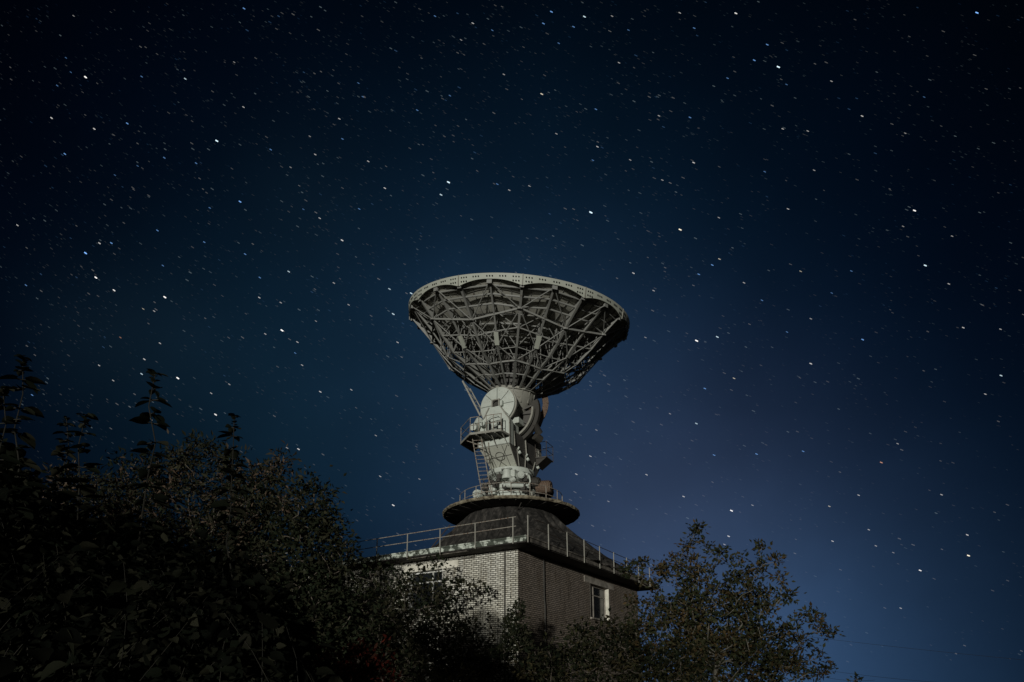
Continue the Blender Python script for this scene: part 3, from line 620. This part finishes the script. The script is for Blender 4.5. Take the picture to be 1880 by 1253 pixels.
# platforms
def polyprism(mb, pts, dz): mb.prism(pts, V((0, 0, dz)))
ZP = 13.2
pf = [atz(920, 790.5, ZP), atz(863, 798, ZP), atz(846, 815.5, ZP), atz(870, 830, ZP), H(-.96, 1.5, ZP), H(-.96, 2.14, ZP), H(.97, 2.14, ZP)]
k = MB(); polyprism(k, pf, .05); plat = k.build('platform', 'dark', ant)
k = MB()
for p, q in zip(pf[:4], pf[1:4]): k.beam(p + Z * .02, q + Z * .02, .06, .12)
k.beam(H(.97, 2.15, ZP), pf[0], .05, .1)
for f in (.2, .5, .8): a_ = pf[1].lerp(pf[0], f); k.beam(a_ - Z * .05, H(-.9 + 1.8 * f, 2.13, ZP - .05), .05, .07)
for f in (.25, .6, .95): a_ = pf[1].lerp(pf[0], f); k.tube(a_.lerp(H(-.9 + 1.8 * f, 2.13, ZP), .35) - Z * .06, H(-.95 + 1.9 * f, 2.14, ZP - .5), .022, 5)
k.build('platform_frame', 'grey', plat)
k = MB()
for zz in (ZP + .95, ZP + .5): k.path([pf[3] + Z * (zz - ZP), pf[2] + Z * (zz - ZP), pf[1] + Z * (zz - ZP), pf[1].lerp(pf[0], .28) + Z * (zz - ZP)], .02, 6)
for zz in (ZP + .95, ZP + .5): k.path([pf[1].lerp(pf[0], .52) + Z * (zz - ZP), pf[0] + Z * (zz - ZP)], .02, 6)
for p in (pf[2], pf[1], pf[1].lerp(pf[0], .28), pf[1].lerp(pf[0], .52), pf[0], pf[1].lerp(pf[0], .75), pf[3]): k.tube(p, p + Z * .96, .021, 6)
k.build('platform_railing', 'rail', plat)
rp = [H(.97, -1.2, 13.0), H(1.62, -1.3, 13.0), H(1.62, -2.3, 13.0), H(.97, -2.3, 13.0)]
k = MB(); polyprism(k, rp, .06); k.prism([H(.97, -1.3, 12.99), H(1.6, -1.3, 12.99), H(.97, -1.3, 12.55)], n1 * -.9); plat2 = k.build('platform', 'dark', ant)
k = MB()
for zz in (.45, .95): k.path([rp[0] + Z * zz, rp[1] + Z * zz, rp[2] + Z * zz, rp[3] + Z * zz], .018, 6)
for p in rp[:3]: k.tube(p, p + Z * .96, .02, 6)
k.build('platform_railing', 'raildark', plat2)
# ladder
l0, l1 = atz(867.4, 806, 13.15), atz(885, 907, ZD + .3); r0_, r1_ = atz(883.5, 805, 13.15), atz(900, 905, ZD + .3)
r1_ = l1 + (r0_ - l0); k = MB(); k.tube(l0 + (l0 - l1).normalized() * .5, l1, .026, 6); k.tube(r0_ + (l0 - l1).normalized() * .5, r1_, .026, 6); lad = k.build('ladder', 'rail', ant)
for i in range(14):
    f = (i + .5) / 14; k = MB(); k.tube(l0.lerp(l1, f), r0_.lerp(r1_, f), .015, 5); k.build('rung', 'rail', lad)
k = MB(); k.tube(l0.lerp(l1, .25), H(-.9, 1.8, 12.4), .02, 5); k.tube(l0.lerp(l1, .02) - t1 * .35, r0_.lerp(r1_, .15), .02, 5); k.tube(r0_.lerp(r1_, .62), H(-.78, .9, 11.95), .02, 5)
k.tube(atz(896.5, 812, 13.0), atz(899, 862, 11.6), .018, 5); k.tube(atz(890, 830, 12.4), atz(897, 856, 11.9), .018, 5); k.build('ladder_stay', 'rail', lad)
# azimuth ring, turntable and base drum
k = MB(); k.lathe(H(0, 0, 0), Z, [(.2, 11.86), (1.28, 11.86), (1.34, 11.82), (1.34, 11.58), (1.24, 11.52), (1.05, 11.45), (1.0, 11.2), (1.1, 11.12), (.2, 11.1)], 56); az = k.build('azimuth_ring', 'pale', ant, smooth=True)
k = MB()
for i in range(30): t = 2 * math.pi * i / 30; p = H(0, 0, 0) + V((math.cos(t), math.sin(t), 0)) * 1.28; k.tube(p + Z * 11.5, p + Z * 11.56, .035, 6)
k.build('bolt', 'dark', az)
k = MB(); k.lathe(H(0, 0, 0), Z, [(.2, 11.1), (1.22, 11.08), (1.42, 10.9), (1.46, 10.62), (1.38, 10.55), (1.38, 10.12), (1.5, 10.05), (1.5, 9.9), (1.62, 9.78), (1.66, 9.5)], 56); base = k.build('base_drum', 'pale', ant, smooth=True)
k = MB()
for i in range(20): t = 2 * math.pi * i / 20; d = V((math.cos(t), math.sin(t), 0)); k.beam(A0 + d * 1.4 + Z * 10.5, A0 + d * 1.46 + Z * 10.06, .03, .08, d)
k.build('stiffener', 'grey', base)
def B(deg, r_, z): return A0 + V((math.sin(R(deg)) * r_, -math.cos(R(deg)) * r_, z))
def motor(d0, r0m, z0, d1, r1m, z1, rad, mat):
    k = MB(); p, q = B(d0, r0m, z0), B(d1, r1m, z1); a_ = (q - p).normalized()
    k.tube(p, q, rad, 18); k.tube(p - a_ * .05, p, rad * .7, 18); k.tube(q, q + a_ * .07, rad * .82, 18); k.tube(q + a_ * .07, q + a_ * .1, rad * .3, 10)
    for f in (.15, .29, .43, .57, .71, .85): c = p.lerp(q, f); k.tube(c - a_ * .012, c + a_ * .012, rad * 1.06, 18)
    return k.build('azimuth_motor', mat, ant)
motor(-70, 1.7, 10.4, -62, 2.15, 10.35, .24, 'pale')
motor(58, 1.7, 10.75, 62, 2.4, 10.7, .36, 'rust')
motor(45, 1.45, 11.0, 50, 1.95, 10.95, .26, 'dark')
motor(78, 1.6, 10.7, 80, 2.3, 10.6, .3, 'dark')
k = MB(); k.tube(B(-8, 1.62, 11.16), B(-8, 1.62, 11.55), .22, 16); k.tube(B(-8, 1.62, 11.0), B(-8, 1.62, 11.16), .28, 16); k.tube(B(-8, 1.62, 11.5), B(-8, 1.62, 11.58), .3, 16); k.build('pinion_housing', 'pale', ant)
k = MB(); k.tube(B(16, 1.35, 11.2), B(17, 1.85, 11.2), .2, 18); k.tube(B(17, 1.85, 11.2), B(17, 1.9, 11.2), .15, 18); k.tube(B(17, 1.9, 11.2), B(17, 1.92, 11.2), .05, 8); k.build('junction_drum', 'pale', ant)
k = MB(); k.box(B(4, 1.6, 11.3), t1 * .16, n1 * .14, Z * .2); k.box(B(30, 1.6, 11.2), t1 * .18, n1 * .16, Z * .16); k.box(B(-38, 1.62, 10.5), t1 * .2, n1 * .1, Z * .26); k.box(B(8, 1.62, 9.98), t1 * .3, n1 * .1, Z * .2); k.build('control_box', 'pale', ant)
k = MB(); k.tube(B(-14, 1.75, 10.62), B(22, 1.75, 10.62), .12, 12); k.tube(B(-2, 1.85, 10.8), B(6, 1.8, 10.95), .14, 12)
k.path([B(22, 1.75, 10.62), B(30, 1.85, 10.65), B(34, 1.85, 10.9), B(33, 1.8, 11.2), B(26, 1.7, 11.35)], .05, 8); k.build('pipe', 'pale', ant)
kr = random.Random(11)
k = MB()
for i in range(46):
    d0 = kr.uniform(-75, 95); z0 = kr.uniform(9.7, 11.4); d1 = d0 + kr.uniform(-22, 22); z1 = z0 + kr.uniform(-.5, .5)
    k.path([B(d0, 1.52, z0), B((d0 + d1) / 2, 1.72, (z0 + z1) / 2 - .1), B(d1, 1.52, max(9.6, z1))], .022, 5)
k.build('cable', 'dark', ant)
for i in range(34):
    k = MB(); d0 = kr.uniform(12, 95) if i % 3 else kr.uniform(-60, 10); z0 = kr.uniform(9.75, 11.3); s_ = kr.uniform(.06, .15); k.box(B(d0, kr.uniform(1.5, 1.75), z0), t1 * s_, n1 * s_, Z * s_ * kr.uniform(.6, 1.4)); k.build('fitting', 'dark', ant)

# ================================================================ vegetation
def leaf_mesh(name, P, Dr, Nr, size, aspect, cols, parent, loc=None, shape='diamond', stem=None, label=None):
    """P base points, Dr growth direction, Nr leaf normal, size length"""
    P = np.asarray(P, dtype=np.float64); n_ = len(P)
    Dr = Dr / np.linalg.norm(Dr, axis=1)[:, None]; Sd = np.cross(Dr, Nr); Sd /= (np.linalg.norm(Sd, axis=1)[:, None] + 1e-9); Nn = np.cross(Sd, Dr)
    L = size[:, None]; Wd = L * aspect
    if shape == 'diamond':
        T = [(0, 0, 0), (.42, .5, .10), (1, 0, -.06), (.42, -.5, .10)]; F = [(0, 1, 2), (0, 2, 3)]
    else:                                              # broad heart-shaped leaf, folded at the midrib
        T = [(0, 0, 0), (-.06, .26, .05), (.18, .48, .09), (.45, .46, .08), (.75, .26, .02), (1, 0, -.12), (.75, -.26, .02), (.45, -.46, .08), (.18, -.48, .09), (-.06, -.26, .05)]
        F = [(0, 1, 2, 3), (0, 3, 4, 5), (0, 5, 6, 7), (0, 7, 8, 9)]
    K = len(T); VV = np.empty((n_, K, 3))
    for i, (a_, b_, c_) in enumerate(T): VV[:, i] = P + Dr * L * a_ + Sd * Wd * b_ + Nn * L * c_
    o0 = np.array(org(parent) if parent else (loc or (0, 0, 0)))
    VV = (VV - o0).reshape(-1, 3)
    idx = np.concatenate([(np.arange(n_)[:, None] * K + np.array(f)[None]).ravel()[:, None].reshape(n_, len(f)) for f in F], axis=1).reshape(-1)
    fl = len(F[0]); nfaces = n_ * len(F)
    me = bpy.data.meshes.new(name); me.vertices.add(len(VV)); me.vertices.foreach_set('co', VV.ravel().astype(np.float32))
    me.loops.add(len(idx)); me.loops.foreach_set('vertex_index', idx.astype(np.int32)); me.polygons.add(nfaces)
    me.polygons.foreach_set('loop_start', np.arange(0, nfaces * fl, fl, dtype=np.int32)); me.polygons.foreach_set('loop_total', np.full(nfaces, fl, dtype=np.int32))
    me.update(calc_edges=True); me.validate()
    ca = me.color_attributes.new('leaf_colour', 'FLOAT_COLOR', 'POINT')
    cc = np.repeat(np.c_[cols, np.ones(n_)], K, axis=0).astype(np.float32); ca.data.foreach_set('color', cc.ravel())
    me.materials.append(M['leaf']); o = bpy.data.objects.new(name, me); COL.objects.link(o)
    if parent: o.parent = parent
    return o
def unit(a_): return a_ / (np.linalg.norm(a_, axis=1)[:, None] + 1e-9)
def tree(name, part, label, cat, base, blobs, cpx, nleaf, lsize, cols, spread=.28, aspect=.45, depthf=.8, bark='bark', droop=.3, trunk_r=.11, group=None, seed=1, up=.3, twig=.012):
    """blobs: (px, py, radius px, distance); cpx: clumps per 1000 square px"""
    r_ = np.random.default_rng(seed); root = empty(name, base, label, cat, group)
    Cs = []; tips = []
    for bx_, by_, br_, Y in blobs:
        c = np.array(at(bx_, by_, Y)); dep = Y * math.cos(PITCH) + c[2] * math.sin(PITCH); rad = br_ / FL * dep
        m_ = max(3, int(cpx * br_ * br_ * math.pi / 1000))
        d = unit(r_.normal(size=(m_, 3))) * (r_.random(m_) ** .45)[:, None]; p = c + d * rad * np.array([1, depthf, 1.0])
        Cs.append(p)
    Cs = np.concatenate(Cs); Cs = Cs[Cs[:, 2] > base[2] + .15]
    # branches: clumps attach to the nearest node already on the tree that lies nearer the base
    b0 = np.array(base); top = Cs.mean(0); nodes = [b0]; par = [-1]; rad_ = []
    th = np.linspace(0, 1, 7)[1:]
    for t in th:
        nodes.append(b0 + (top - b0) * np.array([t ** 1.6, t ** 1.6, t]) * .8 + r_.normal(size=3) * .05); par.append(len(nodes) - 2)
    order = np.argsort(np.linalg.norm(Cs - nodes[-1], axis=1)); sub = order
    for i in sub:
        A = np.array(nodes); dd = np.linalg.norm(A - Cs[i], axis=1) + np.maximum(0, A[:, 2] - Cs[i][2] + .05) * 1.2 + .25 * np.linalg.norm(A - nodes[4], axis=1)
        j = int(np.argmin(dd)); mid = (A[j] + Cs[i]) / 2 + r_.normal(size=3) * .06 * np.linalg.norm(A[j] - Cs[i]) - np.array([0, 0, .05]) * np.linalg.norm(A[j] - Cs[i])
        nodes.append(mid); par.append(j); nodes.append(Cs[i]); par.append(len(nodes) - 2)
    cnt = np.ones(len(nodes))
    for i in range(len(nodes) - 1, 0, -1): cnt[par[i]] += cnt[i]
    rr = trunk_r * (cnt / cnt[0]) ** .5; rr = np.maximum(rr, twig)
    kt = MB()
    for i in range(1, len(nodes)):
        rb = rr[par[i]] if (cnt[i] > .3 * cnt[par[i]]) else min(rr[par[i]], rr[i] * 1.5); kt.tube(nodes[par[i]], nodes[i], rb, 6 if rr[i] > .03 else 4, rr[i], caps=False)
    kt.build('trunk', bark, root)
    # leaves
    m_ = len(Cs) * nleaf; ci = np.repeat(np.arange(len(Cs)), nleaf); off = r_.normal(size=(m_, 3)) * spread * np.array([.62, .62, .52])
    big = 1 + .5 * (r_.random(len(Cs)) - .5); off *= big[ci][:, None]
    P = Cs[ci] + off; Dr = unit(off + r_.normal(size=(m_, 3)) * spread * .8 + np.array([0, 0, up - droop]) * spread); Nr = unit(r_.normal(size=(m_, 3)) + np.array([0, 0, .5]))
    sz = lsize * (.65 + .7 * r_.random(m_)); cb_ = np.array(cols)[r_.integers(0, len(cols), len(Cs))][ci]; alt = np.array(cols)[r_.integers(0, len(cols), m_)]
    mixv = (r_.random(m_) < .3)[:, None]; c = np.where(mixv, alt, cb_) * (.6 + .8 * r_.random(m_))[:, None]
    leaf_mesh('crown', P, Dr, Nr, sz, aspect, c, root)
    return root
def gp(x, Y, dx=0): p = at(x, 1200, Y); return (p.x + dx, Y, GZ)
G1 = [(.015, .019, .010), (.022, .024, .013), (.032, .031, .018), (.011, .015, .008)]
G2 = [(.036, .037, .017), (.050, .042, .021), (.030, .034, .016), (.064, .044, .020), (.020, .025, .012)]
G3 = [(.052, .041, .028), (.085, .060, .042), (.028, .026, .017), (.020, .022, .013)]
GR = [(.085, .016, .010), (.06, .013, .009), (.035, .014, .009)]
GY = [(.13, .105, .045), (.09, .085, .035), (.06, .06, .03)]
# dense tree left of the building
tree('deciduous_tree', 'crown', 'dense dark tree left of the brick building, its crown reaching the roof railing', 'tree', gp(560, 26.6),
     [(470, 965, 82, 26.6), (555, 960, 62, 26.0), (592, 955, 36, 26.0), (616, 985, 30, 26.0), (626, 1015, 24, 26.0), (590, 1050, 58, 26.3), (520, 1060, 95, 26.6), (440, 1080, 100, 27.0), (560, 1160, 105, 26.3), (620, 1120, 46, 26.0), (450, 1200, 110, 26.6), (565, 905, 30, 26.0), (500, 890, 34, 26.6), (592, 1225, 70, 25.8), (600, 1180, 60, 25.8), (650, 1195, 50, 25.9), (690, 1185, 40, 26), (660, 1235, 50, 25.8), (560, 1110, 90, 26)],
     2.6, 36, .22, G1, spread=.46, aspect=.5, seed=3, trunk_r=.2, twig=.02)
# bushy tree in front of the lit wall
tree('small_tree', 'crown', 'loose dark bushy tree in front of the moonlit brick wall, covering its window', 'tree', gp(760, 26.6),
     [(695, 1085, 30, 26.6), (745, 1075, 34, 26.6), (800, 1090, 38, 26.5), (845, 1088, 30, 26.3), (875, 1078, 13, 26.2), (720, 1150, 62, 26.5), (800, 1160, 60, 26.5), (852, 1170, 42, 26.3), (880, 1205, 40, 26.2), (680, 1120, 40, 26.8), (760, 1225, 75, 25.9), (850, 1235, 55, 25.9), (690, 1210, 60, 26.2), (775, 1040, 10, 26.5), (806, 1036, 7, 26.5), (700, 1045, 14, 26.6), (672, 1056, 14, 26.6), (640, 1100, 30, 26.9), (730, 1052, 14, 26.6), (772, 1078, 26, 26.4), (800, 1072, 18, 26.4), (760, 1060, 12, 26.5), (745, 1120, 50, 26.3), (720, 1200, 70, 26.2), (800, 1220, 80, 25.9)],
     2.7, 16, .20, G1 + [(.03, .028, .016)], spread=.34, aspect=.5, seed=5, trunk_r=.09)
# right-hand tree
tree('autumn_tree', 'crown', 'olive and rust coloured tree right of the building, pointed top, long side twigs', 'tree', gp(1310, 21),
     [(1281, 965, 11, 21), (1277, 985, 16, 21), (1266, 1012, 24, 21), (1240, 1020, 12, 21), (1270, 1050, 36, 21), (1232, 1062, 20, 21), (1225, 1045, 9, 21), (1300, 1010, 14, 21), (1318, 1015, 12, 21), (1335, 1045, 24, 21), (1372, 1035, 18, 21), (1397, 1008, 14, 21), (1404, 1032, 16, 21), (1388, 1060, 26, 21), (1425, 1030, 8, 21), (1430, 1062, 13, 21), (1442, 1095, 12, 21), (1300, 1095, 58, 21.2), (1360, 1105, 55, 21.2), (1415, 1105, 34, 21), (1250, 1120, 52, 21.2), (1200, 1130, 45, 21.2), (1400, 1165, 62, 21.2), (1310, 1175, 82, 21.4), (1440, 1190, 42, 21), (1230, 1200, 80, 21.2), (1465, 1145, 16, 20.8), (1485, 1132, 8, 20.8), (1500, 1140, 7, 20.8), (1522, 1160, 9, 20.8), (1508, 1156, 8, 20.8), (1470, 1175, 14, 20.8), (1500, 1205, 14, 20.8), (1490, 1235, 22, 20.8), (1440, 1240, 46, 21), (1360, 1240, 80, 21.2), (1518, 1228, 8, 20.8), (1160, 1165, 36, 21), (1180, 1068, 13, 20.6), (1200, 1075, 9, 20.6), (1160, 1040, 8, 20.6), (1145, 1050, 6, 20.6), (1178, 1030, 4, 20.6), (1210, 1045, 6, 20.6), (1170, 1110, 22, 20.8), (1330, 1160, 90, 21.6), (1240, 1170, 70, 21.6), (1390, 1200, 70, 21.6), (1280, 1230, 90, 21.6), (1170, 1215, 60, 21.3), (1440, 1225, 40, 21.3), (1290, 1110, 50, 21.6), (1360, 1090, 36, 21.6)],
     3.3, 20, .15, G2, spread=.17, aspect=.5, seed=9, trunk_r=.10, bark='barkpale', up=.5)
# dark bushes in the middle bottom
tree('bush', 'crown', 'dark olive bush below the corner of the building, between the sapling and the autumn tree', 'bush', gp(1060, 15.5),
     [(985, 1225, 40, 15.5), (1040, 1205, 44, 15.5), (1095, 1185, 44, 15.6), (1140, 1180, 40, 15.6), (1080, 1240, 60, 15.3), (1170, 1225, 55, 15.5), (1005, 1250, 40, 15.3), (1120, 1150, 14, 15.6), (1240, 1245, 60, 15.5), (1060, 1165, 14, 15.6)],
     3.2, 26, .12, G1 + G2[:2], spread=.24, aspect=.5, seed=12, trunk_r=.05)
tree('bush', 'crown', 'low dark bush at the foot of the moonlit wall left of the thin sapling', 'bush', gp(910, 22.6),
     [(905, 1215, 28, 22.6), (885, 1240, 34, 22.5), (940, 1235, 34, 22.5), (925, 1195, 12, 22.6), (960, 1245, 30, 22.5)],
     3.5, 20, .16, G1, spread=.27, aspect=.5, seed=13, trunk_r=.04)
tree('sapling', 'crown', 'thin dark upright sapling standing in front of the building corner', 'sapling', gp(950, 24),
     [(949, 1112, 6, 24.0), (949, 1125, 8, 24.0), (951, 1140, 10, 24.0), (935, 1135, 6, 24.0), (948, 1158, 13, 24.0), (931, 1150, 8, 24.0), (960, 1160, 9, 24.0), (938, 1175, 14, 24.0), (957, 1190, 16, 24.0), (925, 1195, 12, 24.0)],
     20, 18, .16, G1, spread=.16, aspect=.45, seed=14, trunk_r=.035, up=.9)
tree('red_shrub', 'crown', 'dark red leaved shrub low down below the loose bushy tree', 'shrub', gp(650, 6.6),
     [(640, 1225, 42, 6.6), (690, 1222, 34, 6.6), (600, 1240, 36, 6.6), (655, 1250, 50, 6.5), (715, 1246, 20, 6.6)],
     3.2, 26, .06, GR, spread=.11, seed=15, trunk_r=.03)
tree('yellow_shrub', 'crown', 'yellowish pointed-leaved shrub tips at the bottom below the moonlit wall', 'shrub', gp(815, 12.5),
     [(800, 1246, 16, 12.5), (830, 1244, 16, 12.5), (860, 1250, 16, 12.5), (770, 1252, 16, 12.5), (815, 1262, 34, 12.5)],
     4, 14, .13, GY, spread=.2, aspect=.25, seed=16, trunk_r=.03)
# pinnate-leaved shrub with brownish lit tops
tree('sumac_shrub', 'crown', 'wide shrub with brownish feathery leaf tips between the tall shoots and the dense tree', 'shrub', gp(330, 11),
     [(375, 818, 18, 11), (340, 832, 22, 11), (400, 838, 26, 11), (290, 850, 30, 11), (330, 872, 44, 11), (420, 868, 36, 11), (230, 872, 34, 11), (470, 880, 30, 11), (497, 868, 13, 11), (515, 848, 7, 11), (260, 930, 70, 11), (360, 940, 80, 11), (450, 950, 60, 11), (190, 960, 70, 11.2), (520, 920, 26, 11), (130, 900, 40, 11.3), (165, 880, 22, 11.2), (100, 960, 60, 11.4), (300, 1030, 90, 11), (430, 1040, 70, 11)],
     2.6, 34, .11, G3 + G1, spread=.17, aspect=.34, seed=17, trunk_r=.035, twig=.005)
# tall broad-leaved shoots close to the camera
leafL = [(.012, .015, .009), (.018, .020, .012), (.009, .012, .007), (.030, .030, .019)]
def shoot(label, px, top, bot, Y, L, w_top, seed, lean=0, group='tall shoots rising on the left', opp=True, name='tall_shoot'):
    r_ = np.random.default_rng(seed); b_ = at(px, 1250, Y); t_ = at(px + lean, top, Y); root = empty(name, (b_.x, Y, GZ), label, 'plant', group)
    P = []; Dr = []; Nr = []; S_ = []; st = MB()
    p0 = V((b_.x, Y, GZ)); pts = [p0.lerp(t_, f) + V((r_.normal() * .045, r_.normal() * .045, 0)) * float(f > .02) for f in [q / 13 for q in range(14)]]; pts[-1] = t_
    st.path(pts, [.016 - .012 * i / 13 for i in range(14)], 6)
    zb = at(px, bot, Y).z; z = t_.z; az_ = r_.uniform(0, 6.28); step = L * 1.0; i = 0
    while z > max(zb, GZ + .3):
        f = (z - GZ) / (t_.z - GZ); c = p0.lerp(t_, f); az_ += 1.57 + r_.normal() * .3; i += 1
        g_ = min(1, .42 + i * .14)
        for s_ in ((0, math.pi) if opp else (0,)):
            for rep in range(2):
                a_ = az_ + s_ + r_.normal() * .25 + rep * .7; d = V((math.cos(a_), math.sin(a_) * .8, r_.normal() * .12 + .02)); st.tube(c, c + d * L * .35 * g_, .006, 4)
                q = c + d * L * .3 * g_; P.append(q); Dr.append((d.x, d.y, d.z - .1 + r_.normal() * .12)); Nr.append((r_.normal() * .2, r_.normal() * .2, 1)); S_.append(L * g_ * r_.uniform(.55, 1.4))
        z -= step * r_.uniform(.55, 1.35) * (.75 + .3 * g_)
    for q in range(9): P.append(t_ - V((0, 0, .012 * q))); a_ = r_.uniform(0, 6.28); Dr.append((math.cos(a_), math.sin(a_), .4)); Nr.append((0, 0, 1)); S_.append(L * .4)
    st.build('stem', 'stemdark', root); n_ = len(P); c = np.array(leafL)[r_.integers(0, 4, n_)] * (.7 + .6 * r_.random(n_))[:, None]
    leaf_mesh('foliage', np.array(P), np.array(Dr, float), np.array(Nr, float), np.array(S_), .85, c, root, shape='heart'); return root
shoot('tallest leafy shoot, leftmost, its tip high against the stars', 40, 656, 1000, 6.0, .155, 1, 21, lean=2)
shoot('leafy shoot of flat stacked leaves with a bare-stemmed tip, second tallest', 285, 686, 980, 6.0, .15, 1, 22)
shoot('short leafy shoot left of the second tallest, two thirds of its height', 158, 762, 980, 6.2, .15, 1, 23)
shoot('slender sparse shoot just left of the short one', 112, 768, 960, 6.6, .10, 1, 24, lean=10)
shoot('rightmost leafy shoot with few small stacked leaves above the feathery shrub', 430, 765, 980, 6.6, .13, 1, 25)
shoot('wide shoot at the very left edge, below the tallest tip', 5, 715, 1100, 5.6, .17, 1, 26)
# broad-leaved thicket filling the lower left
r_ = np.random.default_rng(31); P = []; Dr = []; Nr = []; S_ = []; st = MB()
def top_line(x): return float(np.interp(x, [-60, 30, 90, 200, 300, 420, 520, 600], [770, 800, 880, 930, 950, 975, 1050, 1150]))
for i in range(430):
    x = r_.uniform(-90, 560); Y = r_.uniform(4.6, 8.8); ty = top_line(x) + abs(r_.normal()) * 55 + (8.8 - Y) * 22; t_ = at(x, ty, Y); p0 = V((t_.x + r_.normal() * .5, Y + r_.normal() * .4, GZ)); bend = V((r_.normal() * .3, r_.normal() * .3, 0))
    cv = [p0.lerp(t_, f) + bend * math.sin(f * 3.14) + V((math.sin(f * 9 + i), math.cos(f * 7 + i), 0)) * .03 for f in [q / 8 for q in range(9)]]
    st.path(cv, [.007 - .0006 * q for q in range(9)], 4); z = t_.z; L = r_.uniform(.05, .11) if i % 26 else r_.uniform(.14, .19)
    while z > max(-1.3, t_.z - 2.6):
        f = (z - GZ) / (t_.z - GZ); c = p0.lerp(t_, f) + bend * math.sin(f * 3.14)
        for q in range(4):
            a_ = r_.uniform(0, 6.28); d = V((math.cos(a_), math.sin(a_), r_.normal() * .5)); off = r_.uniform(.3, 2.4); P.append(c + d * L * off); Dr.append((d.x, d.y, d.z - .3 + r_.normal() * .4)); Nr.append((r_.normal() * .7, r_.normal() * .7 - .3, 1)); S_.append(L * r_.uniform(.6, 1.35))
        z -= L * r_.uniform(.5, 1.0)
n_ = len(P); c = np.array(leafL)[r_.integers(0, 4, n_)] * (.25 + .7 * r_.random(n_) ** 1.3)[:, None]  # thicket leaves darkened, the undergrowth's shade is put into their colour
th_ = empty('thicket', (-3, 6, GZ), 'dark broad-leaved thicket filling the lower left corner below the tall shoots', 'thicket'); th_['kind'] = 'stuff'
st.build('stem', 'stemdark', th_); leaf_mesh('foliage', np.array(P), np.array(Dr, float), np.array(Nr, float), np.array(S_), .85, c, th_, shape='heart')
# added, unseen leafy screen behind the camera, shaped to keep low light off the undergrowth
r_ = np.random.default_rng(51); m_ = 9000; hx = r_.uniform(-26, 14, m_); top_ = 3.5 + .3 * np.sin(hx * .9) + .2 * np.sin(hx * 2.3 + 1) + .15 * r_.normal(size=m_); hz = GZ + (top_ - GZ) * r_.random(m_)
P = np.c_[hx, -12 + r_.normal(size=m_) * .5, hz]; c = np.array(G1)[r_.integers(0, 4, m_)]
he = empty('shade_screen', (-6, -12, GZ), 'unseen leafy screen added behind the camera to shade the undergrowth', 'shade_screen'); leaf_mesh('foliage', P, r_.normal(size=(m_, 3)), r_.normal(size=(m_, 3)), r_.uniform(.15, .3, m_), .6, c, he)
# small twig tip at the lower right
tree('small_bush', 'crown', 'tiny bush tip peeping up at the bottom edge right of the autumn tree', 'bush', gp(1570, 22),
     [(1571, 1249, 5, 22), (1567, 1262, 12, 22)], 12, 9, .15, G2, spread=.14, seed=41, trunk_r=.03)

# ================================================================ utility poles and wires
def pole(px, Y, h, label):
    p = at(px, 1200, Y); o = empty('utility_pole', (p.x, Y, GZ), label, 'pole', 'utility poles beside the building')
    k = MB(); k.tube((p.x, Y, GZ), (p.x, Y, h), .14, 10, .09); k.build('post', 'bark', o)
    k = MB(); k.beam((p.x - .9, Y, h - .35), (p.x + .9, Y, h - .35), .1, .12); k.build('crossarm', 'bark', o); return o
def wire(label, a_, b_, ya, yb):
    p, q = at(*a_, ya), at(*b_, yb); k = MB(); d = q - p; pts = []
    for i in range(-6, 31): f = i / 18.0; x = p + d * f; pts.append(x + V((0, 0, .25 * (f * (f - 1)))))
    o = k.path(pts, .012, 5).build('overhead_wire', 'black', loc=tuple(pts[0])); tag(o, label, 'wire', 'overhead wires at the lower right')
wire('topmost thin wire running from behind the autumn tree to the right edge', (1490, 1170), (1880, 1212), 60, 52)
wire('middle thin wire sloping down at the lower right corner', (1524, 1232), (1705, 1252), 60, 52)
wire('lowest short wire beside the twig tips at the bottom edge', (1508, 1242.5), (1565, 1250), 60, 57)
